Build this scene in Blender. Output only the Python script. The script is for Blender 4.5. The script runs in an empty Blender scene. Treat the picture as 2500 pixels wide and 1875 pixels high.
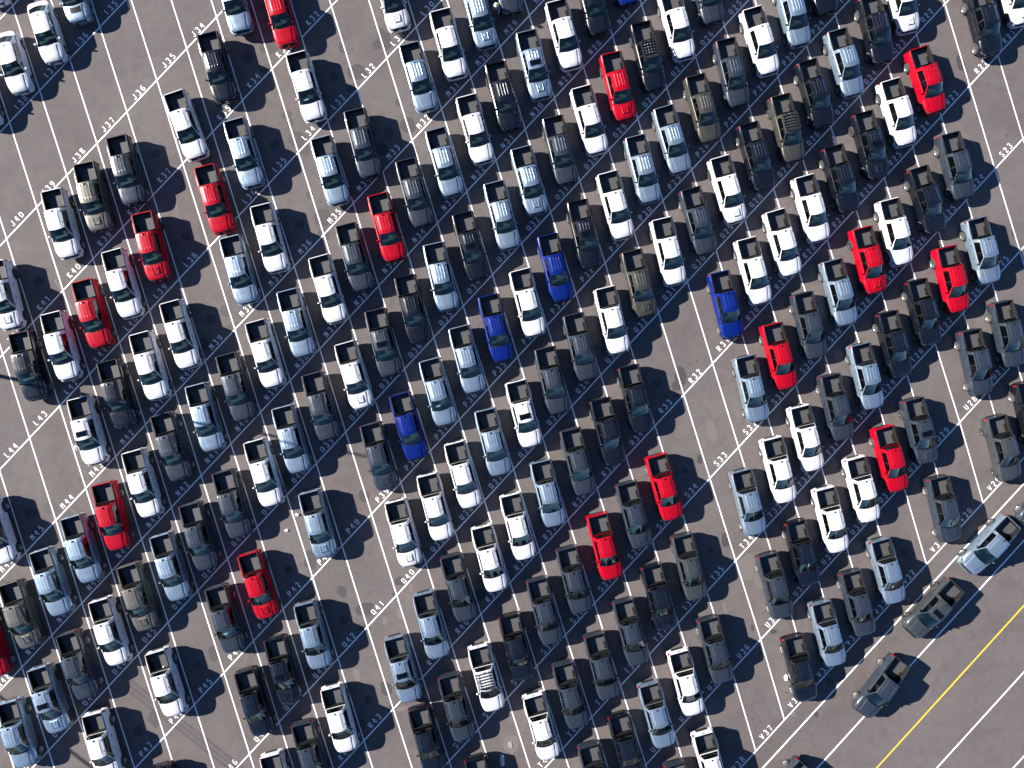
import bpy, bmesh, math, random
from mathutils import Vector, Matrix, Quaternion
random.seed(7)
scene = bpy.context.scene
COL = scene.collection
R = math.radians
CAM=(-0.005897,-0.026888,56.4159)
TH=-2.319709
STEP=3.400
ROWS=[(-32.098, 52.044), (-27.76, 48.014), (-23.421, 43.985), (-19.057, 39.941), (-14.68, 35.863), (-10.376, 31.863), (-6.043, 27.831), (-1.738, 23.877), (2.564, 19.869), (6.908, 15.803), (11.24, 11.796), (15.531, 7.847), (19.887, 3.794), (24.311, -0.41), (28.719, -4.529), (33.079, -8.403), (37.336, -12.416)]
ROAD=[('white', (41.46, -10.07), (21.68, -31.22)), ('white', (43.05, -13.01), (26.13, -31.29)), ('yellow', (43.08, -18.29), (30.98, -31.36)), ('white', (43.1, -23.7), (35.92, -31.43)), ('white', (43.13, -30.56), (42.22, -31.52))]
STAINS=[(-19.2, 25.31, 0.48, 0.48), (-26.36, 17.65, 0.38, 0.31), (-24.63, 17.23, 0.38, 0.61), (-22.59, 11.78, 0.54, 0.54), (-24.02, 11.21, 0.36, 0.33), (-18.01, 26.02, 0.32, 0.38), (-18.02, 24.26, 0.32, 0.32), (-17.36, 26.15, 0.64, 0.54), (-17.61, 24.39, 0.54, 0.51), (-8.58, 26.83, 0.51, 0.89), (-9.09, 26.38, 0.43, 0.38), (-11.85, 26.1, 0.28, 0.43), (-10.72, 24.22, 0.76, 0.61), (-11.1, 22.96, 0.43, 0.36), (-16.18, 20.82, 0.42, 0.33), (-15.93, 20.13, 0.28, 0.36), (-15.37, 18.94, 0.69, 0.59), (-14.87, 18.13, 0.46, 0.51), (-7.52, 21.86, 0.15, 0.36), (-6.7, 20.1, 0.66, 0.59), (-8.21, 19.51, 0.42, 0.42), (-17.12, 18.49, 0.38, 0.41), (-14.44, 14.54, 0.28, 0.33), (-13.44, 12.78, 0.66, 0.69), (-13.38, 11.39, 0.51, 0.46), (-15.2, 12.2, 0.38, 0.36), (-16.14, 10.81, 0.36, 0.38), (-8.72, 18.18, 0.51, 0.51), (-12.48, 23.82, 0.36, 0.36), (37.68, 25.5, 0.33, 0.64), (36.57, 24.39, 0.28, 0.31), (42.03, 11.83, 0.13, 0.28), (-35.35, 7.69, 0.41, 0.38), (-33.62, 8.25, 0.7, 0.51), (-22.11, 4.78, 0.43, 0.41), (-22.61, 2.76, 0.38, 0.51), (-20.99, 5.41, 0.41, 0.51), (-20.55, 4.09, 0.28, 0.31), (-36.86, -3.2, 0.43, 0.51), (-38.09, -3.89, 0.36, 0.33), (-32.13, -7.79, 0.31, 0.25), (-10.19, -9.2, 0.41, 0.51), (-16.23, -7.85, 0.43, 0.64), (14.98, 0.32, 0.46, 0.76), (14.66, -0.51, 0.36, 0.38), (13.11, -0.26, 0.36, 0.33), (13.76, -1.31, 0.2, 0.14), (14.6, -1.26, 0.31, 0.18), (15.38, -7.25, 0.23, 0.25), (16.54, -6.36, 0.2, 0.41), (-36.09, -10.4, 0.48, 0.43), (-35.54, -11.79, 0.41, 0.46), (-21.99, -21.54, 0.41, 0.61), (-26.61, -26.67, 0.43, 0.64), (-27.8, -27.54, 0.41, 0.43), (-23.24, -22.35, 0.28, 0.23), (-34.61, -9.97, 0.51, 0.51), (-14.42, -14.25, 0.46, 0.76), (-16.12, -15.0, 0.36, 0.36), (-10.14, -18.16, 0.69, 0.56), (-7.74, -17.03, 0.2, 0.33), (-7.36, -15.95, 0.43, 0.36), (-11.78, -18.97, 0.41, 0.36), (-8.44, -24.48, 0.43, 0.61), (-10.14, -19.68, 0.43, 0.28), (-9.83, -25.35, 0.33, 0.36), (-8.0, -26.08, 0.33, 0.33), (-1.01, -17.09, 0.43, 0.51), (-14.69, -23.26, 0.38, 0.51), (-11.91, -16.74, 0.38, 0.46), (-10.47, -27.26, 0.33, 0.46), (17.46, -13.63, 0.23, 0.28), (18.63, -12.86, 0.31, 0.61), (20.85, -19.91, 0.13, 0.28), (22.48, -20.25, 0.15, 0.18), (22.55, -20.22, 0.25, 0.18), (26.05, -26.95, 0.18, 0.25), (33.16, -13.98, 0.31, 0.33), (27.09, -24.31, 0.33, 0.31)]
PALE=[(17.51, -4.11, 0.38, 0.96), (-10.78, -23.37, 0.25, 0.51), (-7.42, -18.56, 0.18, 0.51), (-8.56, -19.06, 0.18, 0.33), (20.39, -15.06, 0.89, 1.02), (21.3, -15.84, 0.51, 0.89), (18.58, -18.27, 0.15, 0.51), (24.15, -26.86, 0.18, 0.33), (21.52, -15.85, 0.38, 1.15), (-7.24, -26.09, 0.51, 0.18), (-6.47, -16.53, 0.13, 0.38)]
TRUCKS=[(-21.232, 24.004, -74.7, 'K', '', 'K35'), (-23.598, 19.536, -70.46, 'W', '', 'K36'), (-19.998, 29.375, -74.9, 'S', '', 'K33'), (-19.193, 17.445, -74.0, 'S', '', 'L36'), (-28.179, 16.043, -75.82, 'G', '', 'K38'), (-30.695, 13.98, -77.04, 'O', 's', 'K39'), (-33.079, 11.916, -75.99, 'W', '', 'K40'), (-26.277, 10.205, -75.96, 'R', 's', 'L39'), (-21.439, 13.872, -73.93, 'R', '', 'L37'), (-19.58, 8.436, -75.16, 'S', '', 'M38'), (-17.24, 10.896, -75.53, 'W', '', 'M37'), (-16.452, 28.365, -74.9, 'R', '', 'K33'), (-14.419, 22.618, -73.77, 'W', 'p', 'L34'), (-7.883, 29.722, -74.9, 'W', 's', 'L31'), (-3.42, 26.053, -74.97, 'W', '', 'M31'), (-1.066, 28.41, -74.9, 'S', 's', 'M30'), (0.944, 31.03, -74.9, 'G', '', 'M29'), (-5.754, 23.443, -74.07, 'S', '', 'M32'), (-10.069, 18.27, -75.75, 'G', '', 'M34'), (-12.577, 16.139, -74.27, 'S', '', 'M35'), (0.824, 22.021, -75.58, 'K', '', 'N31'), (-1.364, 19.454, -74.22, 'W', '', 'N32'), (-3.748, 16.863, -74.07, 'S', '', 'N33'), (-6.07, 14.477, -74.79, 'G', '', 'N34'), (-8.216, 11.785, -74.81, 'R', '', 'N35'), (-10.698, 9.445, -74.93, 'G', '', 'N36'), (-1.709, 10.362, -75.38, 'K', 'r', 'O34'), (0.73, 12.776, -75.53, 'S', '', 'O33'), (-4.018, 7.979, -76.97, 'S', '', 'O35'), (-12.744, 6.98, -74.18, 'W', '', 'N37'), (3.233, 24.496, -75.77, 'S', 'rs', 'N30'), (5.577, 26.885, -74.9, 'W', '', 'N29'), (7.788, 29.578, -74.9, 'K', '', 'N28'), (10.066, 31.911, -74.9, 'B', '', 'N27'), (9.837, 22.89, -75.59, 'R', 's', 'O29'), (12.171, 25.28, -75.79, 'K', 'k', 'O28'), (14.458, 27.748, -74.9, 'W', '', 'O27'), (16.749, 30.554, -74.9, 'G', '', 'O26'), (21.068, 26.586, -72.62, 'W', '', 'P26'), (18.833, 24.072, -76.17, 'G', '', 'P27'), (16.518, 21.247, -74.67, 'Y', '', 'P28'), (7.57, 20.247, -74.06, 'W', '', 'O30'), (5.276, 17.878, -76.05, 'G', '', 'O31'), (2.859, 15.492, -74.69, 'S', 's', 'O32'), (14.078, 18.784, -73.41, 'S', '', 'P29'), (11.771, 16.459, -75.36, 'S', '', 'P30'), (9.625, 13.617, -74.57, 'W', '', 'P31'), (20.758, 17.54, -73.68, 'K', '', 'Q28'), (16.183, 12.433, -74.09, 'G', '', 'Q30'), (18.5, 14.906, -73.58, 'W', 's', 'Q29'), (7.168, 11.362, -76.89, 'K', 'r', 'P32'), (4.904, 8.704, -75.88, 'B', '', 'P33'), (13.807, 10.034, -76.23, 'W', '', 'Q31'), (11.498, 7.525, -75.51, 'Y', 's', 'Q32'), (20.563, 8.525, -74.79, 'W', '', 'R30'), (23.63, 28.873, -74.9, 'S', '', 'P25'), (25.745, 31.437, -74.9, 'K', '', 'P24'), (30.274, 27.622, -74.9, 'K', '', 'Q24'), (32.337, 30.065, -74.9, 'W', 's', 'Q23'), (38.974, 28.366, -74.9, 'K', '', 'R22'), (41.444, 30.76, -74.9, 'W', 's', 'R21'), (27.801, 24.967, -72.61, 'S', '', 'Q25'), (25.436, 22.508, -73.12, 'K', '', 'Q26'), (34.372, 23.652, -71.39, 'R', '', 'R24'), (32.058, 21.093, -72.68, 'W', '', 'R25'), (29.878, 18.505, -73.91, 'K', 'rs', 'R26'), (23.204, 19.771, -75.59, 'Y', 'k', 'Q27'), (36.782, 16.916, -74.56, 'G', '', 'S25'), (27.507, 15.826, -73.12, 'K', '', 'R27'), (34.407, 14.228, -71.2, 'K', '', 'S26'), (25.172, 13.468, -73.93, 'W', '', 'R28'), (22.906, 10.755, -73.58, 'W', '', 'R29'), (31.898, 11.66, -75.08, 'W', '', 'S27'), (29.766, 9.412, -74.94, 'R', 's', 'S28'), (36.459, 7.928, -75.97, 'R', '', 'T27'), (38.927, 10.204, -74.85, 'S', '', 'T26'), (27.415, 6.86, -74.38, 'S', '', 'S29'), (25.035, 4.248, -75.58, 'G', '', 'S30'), (22.626, 1.813, -75.12, 'R', '', 'S31'), (34.191, 5.311, -74.67, 'K', '', 'T28'), (31.829, 2.768, -75.34, 'K', '', 'T29'), (29.601, 0.236, -76.08, 'S', '', 'T30'), (27.215, -2.215, -76.22, 'G', '', 'T31'), (24.8, -4.668, -75.74, 'W', '', 'T32'), (41.014, 3.61, -76.38, 'G', '', 'U27'), (38.441, 1.348, -77.02, 'G', '', 'U28'), (42.942, -2.795, -75.48, 'K', '', 'V28'), (40.66, -5.472, -74.34, 'M', '', 'V29'), (33.932, -4.085, -75.48, 'G', 'rs', 'U30'), (31.568, -6.32, -75.14, 'R', '', 'U31'), (22.616, -7.175, -75.82, 'W', '', 'T33'), (29.305, -8.736, -75.3, 'W', '', 'U32'), (26.82, -11.13, -75.86, 'W', '', 'U33'), (35.909, -10.322, -76.76, 'G', '', 'V31'), (2.737, 5.982, -75.68, 'W', '', 'P34'), (6.897, 2.536, -76.27, 'G', '', 'Q34'), (4.652, -0.099, -76.77, 'G', '', 'Q35'), (9.369, 4.625, -76.4, 'W', '', 'Q33'), (18.389, 5.859, -75.75, 'B', '', 'R31'), (20.423, -0.752, -76.15, 'S', '', 'S32'), (11.219, -1.51, -76.24, 'K', '', 'R34'), (9.028, -4.097, -75.59, 'K', '', 'R35'), (2.441, -2.697, -75.65, 'W', 'r', 'Q36'), (6.713, -6.459, -75.3, 'G', '', 'R36'), (13.523, -8.502, -74.33, 'R', '', 'S35'), (4.339, -8.953, -76.06, 'S', '', 'R37'), (11.134, -10.662, -74.93, 'G', 's', 'S36'), (20.185, -9.713, -75.31, 'S', '', 'T34'), (-6.231, 5.462, -76.41, 'K', '', 'O36'), (-8.503, 2.837, -76.14, 'G', 'r', 'O37'), (-15.218, 4.343, -75.31, 'S', '', 'N38'), (-17.595, 1.972, -73.95, 'W', '', 'N39'), (-10.757, 0.307, -74.05, 'W', 's', 'O38'), (-13.311, -2.091, -75.03, 'G', '', 'O39'), (0.261, 3.972, -76.35, 'B', '', 'P35'), (-1.998, 1.543, -75.52, 'S', '', 'P36'), (-4.258, -0.999, -74.79, 'S', 'p', 'P37'), (-15.613, -4.666, -75.11, 'S', '', 'O40'), (-6.545, -3.667, -74.32, 'B', '', 'P38'), (-8.829, -5.998, -74.93, 'G', 's', 'P39'), (-17.725, -7.256, -74.14, 'W', '', 'O41'), (-2.314, -7.459, -75.01, 'W', '', 'Q38'), (0.015, -4.919, -75.87, 'S', '', 'Q37'), (-4.481, -9.961, -75.74, 'W', '', 'Q39'), (-13.573, -11.248, -75.1, 'S', 's', 'P41'), (-6.959, -11.988, -75.77, 'W', 's', 'Q40'), (1.986, -11.533, -75.94, 'W', '', 'R38'), (-37.423, 6.431, -76.93, 'W', 's', 'K42'), (-30.767, 5.023, -74.3, 'R', '', 'L41'), (-33.143, 2.546, -75.47, 'W', '', 'L42'), (-35.601, 1.01, -76.29, 'K', '', 'L43'), (-28.479, 7.355, -74.34, 'W', '', 'L40'), (-24.096, 3.444, -74.16, 'W', '', 'M40'), (-26.425, 1.028, -74.44, 'W', '', 'M41'), (-28.901, -1.136, -75.12, 'K', '', 'M42'), (-31.161, -3.976, -75.51, 'W', 'r', 'M43'), (-19.845, -0.594, -74.14, 'G', '', 'N40'), (-22.213, -2.956, -75.07, 'S', '', 'N41'), (-24.785, -5.207, -72.98, 'G', '', 'N42'), (-27.005, -8.044, -74.29, 'W', '', 'N43'), (-29.373, -10.555, -75.98, 'R', '', 'N44'), (-20.172, -9.651, -75.05, 'G', '', 'O42'), (-22.709, -12.166, -74.95, 'G', '', 'O43'), (-38.099, -11.612, -72.05, 'W', '', 'M46'), (-31.615, -13.06, -73.36, 'S', '', 'N45'), (-33.914, -15.611, -72.01, 'S', '', 'N46'), (-36.239, -18.097, -72.15, 'O', 's', 'N47'), (-24.871, -14.506, -73.44, 'S', '', 'O44'), (-27.368, -16.827, -73.14, 'O', 's', 'O45'), (-29.523, -19.476, -73.41, 'W', '', 'O46'), (-31.951, -22.038, -72.82, 'G', '', 'O47'), (-20.686, -18.57, -73.44, 'G', 'p', 'P44'), (-38.681, -20.303, -72.15, 'R', '', 'N48'), (-34.129, -24.642, -72.44, 'S', 'rs', 'O48'), (-36.506, -27.267, -74.9, 'S', '', 'O49'), (-30.096, -28.241, -74.9, 'W', '', 'P48'), (-25.234, -23.485, -73.23, 'W', '', 'P46'), (-18.471, -25.067, -73.66, 'K', '', 'Q45'), (-18.143, -15.98, -72.65, 'R', 's', 'P43'), (-13.959, -19.905, -75.57, 'S', '', 'Q43'), (-16.264, -22.613, -75.72, 'K', 'rs', 'Q44'), (-11.912, -26.436, -75.5, 'W', '', 'R44'), (-14.137, -29.219, -74.9, 'G', '', 'R45'), (-16.566, -31.613, -74.9, 'W', '', 'R46'), (-4.8, -19.203, -76.0, 'S', '', 'R41'), (-2.631, -16.287, -75.0, 'G', '', 'R40'), (-0.237, -14.019, -75.47, 'W', '', 'R39'), (-6.998, -22.606, -74.95, 'S', 'r', 'R42'), (-2.822, -25.654, -75.66, 'G', '', 'S42'), (-0.49, -23.385, -75.45, 'W', 'k', 'S41'), (-5.136, -28.146, -74.9, 'K', '', 'S43'), (1.861, -20.985, -76.83, 'K', '', 'S40'), (-0.734, -32.15, -74.9, 'K', 'k', 'T43'), (8.814, -13.146, -75.71, 'R', '', 'S37'), (6.402, -15.748, -75.87, 'G', '', 'S38'), (4.09, -18.182, -75.52, 'G', '', 'S39'), (15.513, -14.791, -75.6, 'M', '', 'T36'), (13.088, -17.159, -75.6, 'K', 's', 'T37'), (10.89, -19.899, -75.28, 'G', '', 'T38'), (8.6, -22.545, -75.42, 'G', '', 'T39'), (6.123, -24.804, -75.45, 'G', '', 'T40'), (3.841, -27.258, -74.51, 'W', '', 'T41'), (17.608, -21.365, -75.33, 'G', '', 'U37'), (15.272, -23.923, -75.0, 'W', '', 'U38'), (12.941, -26.445, -74.43, 'S', '', 'U39'), (10.516, -28.897, -74.9, 'K', '', 'U40'), (8.163, -31.232, -74.9, 'G', '', 'U41'), (17.232, -30.385, -74.9, 'W', '', 'V39'), (14.992, -32.78, -74.9, 'G', '', 'V40'), (22.347, -16.32, -74.45, 'G', '', 'U35'), (24.501, -13.76, -75.9, 'K', '', 'U34'), (31.337, -15.221, -74.14, 'S', '', 'V33'), (28.976, -17.755, -75.03, 'G', '', 'V34'), (26.586, -20.142, -74.84, 'S', '', 'V35'), (24.331, -22.892, -76.24, 'K', '', 'V36'), (-25.071, -32.433, -74.9, 'K', '', 'Q48')]

# ------------------------------------------------------------------ camera, sky, sun, exposure
cam_d = bpy.data.cameras.new('camera'); cam = bpy.data.objects.new('camera', cam_d); COL.objects.link(cam)
cam_d.sensor_fit = 'HORIZONTAL'; cam_d.sensor_width = 36.0; cam_d.lens = 36.0*1735/2500
cam_d.clip_start = 0.5; cam_d.clip_end = 3000
cam.matrix_world = Matrix.Translation((0, 0, CAM[2])) @ (Matrix.Rotation(CAM[0], 4, 'X') @ Matrix.Rotation(CAM[1], 4, 'Y'))
scene.camera = cam
SHADOW_AZ = R(-12.6); SUN_EL = R(26.0)
sun_az = SHADOW_AZ + math.pi                       # direction towards the sun, measured from +X
world = bpy.data.worlds.new('World'); scene.world = world; world.use_nodes = True
wn = world.node_tree.nodes; wl = world.node_tree.links
bg = wn['Background']; sky = wn.new('ShaderNodeTexSky'); sky.sky_type = 'NISHITA'; sky.sun_disc = False
sky.sun_elevation = SUN_EL; sky.sun_rotation = math.pi/2 - sun_az
sky.air_density = 0.7; sky.dust_density = 0.0; sky.ozone_density = 6.0
wl.new(sky.outputs[0], bg.inputs[0]); bg.inputs[1].default_value = 0.056
sun_d = bpy.data.lights.new('sun', 'SUN'); sun_d.energy = 5.0; sun_d.angle = R(0.5); sun_d.color = (1.0, .93, .86)
sun = bpy.data.objects.new('sun', sun_d); COL.objects.link(sun)
sv = Vector((math.cos(sun_az)*math.cos(SUN_EL), math.sin(sun_az)*math.cos(SUN_EL), math.sin(SUN_EL)))
sun.rotation_euler = sv.to_track_quat('Z', 'Y').to_euler(); sun.location = sv*120
scene.view_settings.view_transform = 'Standard'; scene.view_settings.look = 'None'
scene.view_settings.exposure = 2.0; scene.view_settings.gamma = 1.0
scene.view_settings.use_curve_mapping = False
scene.render.engine = 'CYCLES'
scene.cycles.max_bounces = 6; scene.cycles.transparent_max_bounces = 12

# ------------------------------------------------------------------ materials
def mat(name):
    m = bpy.data.materials.new(name); m.use_nodes = True
    return m, m.node_tree.nodes, m.node_tree.links, m.node_tree.nodes['Principled BSDF']
def simple(name, col, rough=.5, metal=0., coat=0., spec=.5, noise=0., nscale=30.):
    m, n, l, p = mat(name)
    p.inputs['Base Color'].default_value = (*col, 1); p.inputs['Roughness'].default_value = rough
    p.inputs['Metallic'].default_value = metal; p.inputs['Coat Weight'].default_value = coat
    p.inputs['Coat Roughness'].default_value = .05; p.inputs['Specular IOR Level'].default_value = spec
    if noise:
        tc = n.new('ShaderNodeTexCoord'); t = n.new('ShaderNodeTexNoise'); t.inputs['Scale'].default_value = nscale
        t.inputs['Detail'].default_value = 6
        mx = n.new('ShaderNodeMix'); mx.data_type = 'RGBA'
        mx.inputs['A'].default_value = (*[c*(1-noise) for c in col], 1); mx.inputs['B'].default_value = (*[min(1, c*(1+noise)) for c in col], 1)
        l.new(tc.outputs['Object'], t.inputs['Vector']); l.new(t.outputs['Fac'], mx.inputs['Factor']); l.new(mx.outputs['Result'], p.inputs['Base Color'])
        mr = n.new('ShaderNodeMapRange'); mr.inputs['To Min'].default_value = max(0, rough-.12); mr.inputs['To Max'].default_value = min(1, rough+.12)
        l.new(t.outputs['Fac'], mr.inputs['Value']); l.new(mr.outputs[0], p.inputs['Roughness'])
    return m
def paint(name, col, metal, rough, coat=.6, dust=.1, spec=.5):
    """car paint with a thin uneven film of road dust"""
    m, n, l, p = mat(name)
    tc = n.new('ShaderNodeTexCoord'); oi = n.new('ShaderNodeObjectInfo')
    off = n.new('ShaderNodeVectorMath'); off.operation = 'ADD'
    sc = n.new('ShaderNodeMath'); sc.operation = 'MULTIPLY'; sc.inputs[1].default_value = 50
    l.new(oi.outputs['Random'], sc.inputs[0]); l.new(tc.outputs['Object'], off.inputs[0]); l.new(sc.outputs[0], off.inputs[1])
    t = n.new('ShaderNodeTexNoise'); t.inputs['Scale'].default_value = 2.2; t.inputs['Detail'].default_value = 8; t.inputs['Roughness'].default_value = .65
    l.new(off.outputs[0], t.inputs['Vector'])
    mr = n.new('ShaderNodeMapRange'); mr.inputs['From Min'].default_value = .42; mr.inputs['From Max'].default_value = .8
    mr.inputs['To Min'].default_value = 0; mr.inputs['To Max'].default_value = dust
    l.new(t.outputs['Fac'], mr.inputs['Value'])
    mx = n.new('ShaderNodeMix'); mx.data_type = 'RGBA'; mx.inputs['A'].default_value = (*col, 1); mx.inputs['B'].default_value = (.14, .125, .11, 1)
    l.new(mr.outputs[0], mx.inputs['Factor']); l.new(mx.outputs['Result'], p.inputs['Base Color'])
    rr = n.new('ShaderNodeMapRange'); rr.inputs['To Min'].default_value = rough-.06; rr.inputs['To Max'].default_value = rough+.14
    l.new(t.outputs['Fac'], rr.inputs['Value']); l.new(rr.outputs[0], p.inputs['Roughness'])
    p.inputs['Metallic'].default_value = metal; p.inputs['Coat Weight'].default_value = coat; p.inputs['Coat Roughness'].default_value = .06
    p.inputs['Specular IOR Level'].default_value = spec
    return m
PAINT = {
 'W': paint('white_paint', (.44, .445, .455), 0, .35, dust=.10), 'S': paint('silver_paint', (.235, .31, .38), .78, .38, dust=.04),
 'G': paint('dark_grey_paint', (.0180, .0255, .0365), .32, .36, dust=.03), 'K': paint('black_paint', (.0020, .0032, .0062), .1, .26, dust=.008),
 'R': paint('red_paint', (.265, .0005, .0085), .12, .34, .15, dust=.012, spec=.2), 'B': paint('blue_paint', (.0008, .0105, .115), .25, .3, .3, dust=.015, spec=.3),
 'O': paint('bronze_paint', (.092, .087, .070), .5, .38, dust=.06), 'Y': paint('olive_grey_paint', (.046, .0455, .038), .5, .36, dust=.05), 'M': paint('grey_green_paint', (.040, .047, .050), .5, .36, dust=.05)}
black_plastic = simple('black_plastic', (.008, .008, .0085), .5, noise=.3, nscale=8)
liner_mat = simple('bed_liner_plastic', (.008, .0078, .0075), .65, 0, 0, .12, noise=.3, nscale=6)
trim_dark = simple('dark_trim', (.005, .005, .006), .35)
rubber = simple('tyre_rubber', (.016, .015, .014), .75, noise=.4, nscale=10)
alloy = simple('wheel_alloy', (.36, .36, .37), .32, .85, noise=.15, nscale=14)
alloy_black = simple('black_wheel_alloy', (.05, .05, .052), .4, .5)
red_lens = simple('red_lens', (.20, .002, .006), .15, 0, 1)
lamp_lens = simple('headlamp_lens', (.035, .04, .045), .1, 0, 1)
interior_mat = simple('interior_cloth', (.04, .04, .042), .8, noise=.4, nscale=12)
dash_mat = simple('dashboard_plastic', (.022, .025, .026), .6)
paper_mat = simple('paper', (.7, .72, .7), .8, noise=.08)
chrome = simple('metal_bright', (.6, .6, .62), .25, 1)
def glass(name, tint, see=.75, body=(.003, .014, .018)):
    m, n, l, p = mat(name); n.remove(p); out = n['Material Output']
    tr = n.new('ShaderNodeBsdfTransparent'); tr.inputs[0].default_value = (*tint, 1)
    df = n.new('ShaderNodeBsdfDiffuse'); df.inputs[0].default_value = (*body, 1)
    m1 = n.new('ShaderNodeMixShader'); m1.inputs[0].default_value = see
    gl = n.new('ShaderNodeBsdfGlossy'); gl.inputs['Roughness'].default_value = .03; gl.inputs[0].default_value = (.9, .97, 1, 1)
    fr = n.new('ShaderNodeFresnel'); fr.inputs[0].default_value = 1.55
    m2 = n.new('ShaderNodeMixShader')
    l.new(df.outputs[0], m1.inputs[1]); l.new(tr.outputs[0], m1.inputs[2])
    l.new(fr.outputs[0], m2.inputs[0]); l.new(m1.outputs[0], m2.inputs[1]); l.new(gl.outputs[0], m2.inputs[2]); l.new(m2.outputs[0], out.inputs[0])
    return m
windshield_glass = glass('windshield_glass', (.42, .74, .74), .8)
side_glass = glass('side_glass', (.62, .66, .65), .82, (.002, .003, .0035))
privacy_glass = glass('privacy_glass', (.14, .15, .155), .5, (.0015, .002, .0025))
roof_glass = glass('roof_glass', (.12, .13, .14), .4, (.0015, .002, .0025))

def asphalt():
    m, n, l, p = mat('asphalt')
    g = n.new('ShaderNodeNewGeometry')
    def noise(s, d=6, r=.6, dist=0):
        t = n.new('ShaderNodeTexNoise'); t.inputs['Scale'].default_value = s; t.inputs['Detail'].default_value = d
        t.inputs['Roughness'].default_value = r; t.inputs['Distortion'].default_value = dist
        l.new(g.outputs['Position'], t.inputs['Vector']); return t
    def ramp(src, stops):
        r_ = n.new('ShaderNodeValToRGB'); e = r_.color_ramp.elements
        e[0].position, e[0].color = stops[0][0], (*stops[0][1], 1); e[1].position, e[1].color = stops[-1][0], (*stops[-1][1], 1)
        for s in stops[1:-1]:
            x = e.new(s[0]); x.color = (*s[1], 1)
        l.new(src, r_.inputs[0]); return r_
    def mult(a, b, f=1.):
        x = n.new('ShaderNodeMix'); x.data_type = 'RGBA'; x.blend_type = 'MULTIPLY'; x.inputs['Factor'].default_value = f
        l.new(a, x.inputs['A']); l.new(b, x.inputs['B']); return x.outputs['Result']
    base = ramp(noise(.16, 5, .6, .4).outputs['Fac'], [(.3, (.0760, .0660, .0640)), (.5, (.0860, .0755, .0735)), (.7, (.0965, .0850, .0820))])
    mid = ramp(noise(1.6, 7, .7, .6).outputs['Fac'], [(.3, (.91, .91, .92)), (.5, (1, 1, 1)), (.72, (1.06, 1.05, 1.04))])
    smear = ramp(noise(.5, 3, .5, 2.5).outputs['Fac'], [(.35, (.93, .93, .94)), (.5, (1, 1, 1)), (.68, (1.05, 1.05, 1.04))])
    fine = ramp(noise(42, 3, .8).outputs['Fac'], [(.3, (.72, .72, .72)), (.5, (1, 1, 1)), (.72, (1.32, 1.31, 1.3))])
    # hairline cracks, only in some areas
    vo = n.new('ShaderNodeTexVoronoi'); vo.feature = 'DISTANCE_TO_EDGE'; vo.inputs['Scale'].default_value = .42
    wob = noise(.9, 5, .7); vm = n.new('ShaderNodeMix'); vm.data_type = 'VECTOR'; vm.inputs['Factor'].default_value = .6
    l.new(g.outputs['Position'], vm.inputs['A'])
    ad = n.new('ShaderNodeVectorMath'); ad.operation = 'MULTIPLY_ADD'; ad.inputs[1].default_value = (2.4, 2.4, 0)
    l.new(wob.outputs['Color'], ad.inputs[0]); l.new(g.outputs['Position'], ad.inputs[2]); l.new(ad.outputs[0], vo.inputs['Vector'])
    cr = ramp(vo.outputs['Distance'], [(0, (.62, .62, .63)), (.006, (.75, .75, .76)), (.012, (1, 1, 1))])
    area = ramp(noise(.09, 2).outputs['Fac'], [(.54, (0, 0, 0)), (.62, (1, 1, 1))])
    cm = n.new('ShaderNodeMix'); cm.data_type = 'RGBA'; cm.inputs['A'].default_value = (1, 1, 1, 1)
    l.new(area.outputs[0], cm.inputs['Factor']); l.new(cr.outputs[0], cm.inputs['B'])
    c = mult(mult(mult(mult(base.outputs[0], mid.outputs[0]), smear.outputs[0]), fine.outputs[0]), cm.outputs['Result'], .6)
    l.new(c, p.inputs['Base Color']); p.inputs['Roughness'].default_value = .9; p.inputs['Specular IOR Level'].default_value = .2
    b = n.new('ShaderNodeBump'); b.inputs['Strength'].default_value = .35; b.inputs['Distance'].default_value = .02
    l.new(noise(60, 3).outputs['Fac'], b.inputs['Height']); l.new(b.outputs[0], p.inputs['Normal'])
    return m
asphalt_mat = asphalt()
def line_paint(name, col, wear):
    m, n, l, p = mat(name); g = n.new('ShaderNodeNewGeometry')
    t = n.new('ShaderNodeTexNoise'); t.inputs['Scale'].default_value = 9; t.inputs['Detail'].default_value = 8; t.inputs['Roughness'].default_value = .75
    t2 = n.new('ShaderNodeTexNoise'); t2.inputs['Scale'].default_value = .5; t2.inputs['Detail'].default_value = 3
    l.new(g.outputs['Position'], t.inputs['Vector']); l.new(g.outputs['Position'], t2.inputs['Vector'])
    mm = n.new('ShaderNodeMath'); mm.operation = 'MULTIPLY_ADD'; mm.inputs[1].default_value = .55; l.new(t2.outputs['Fac'], mm.inputs[0]); l.new(t.outputs['Fac'], mm.inputs[2])
    mr = n.new('ShaderNodeMapRange'); mr.inputs['From Min'].default_value = wear; mr.inputs['From Max'].default_value = wear+.22
    l.new(mm.outputs[0], mr.inputs['Value'])
    mx = n.new('ShaderNodeMix'); mx.data_type = 'RGBA'; mx.inputs['A'].default_value = (*col, 1); mx.inputs['B'].default_value = (*[c*.35+.07 for c in col], 1)
    l.new(mr.outputs[0], mx.inputs['Factor']); l.new(mx.outputs['Result'], p.inputs['Base Color']); p.inputs['Roughness'].default_value = .7
    return m
white_line = line_paint('white_line_paint', (.74, .74, .73), .82); yellow_line = line_paint('yellow_line_paint', (.46, .34, .022), .86)
stencil_paint = line_paint('stencil_paint', (.72, .72, .71), .83)
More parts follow.
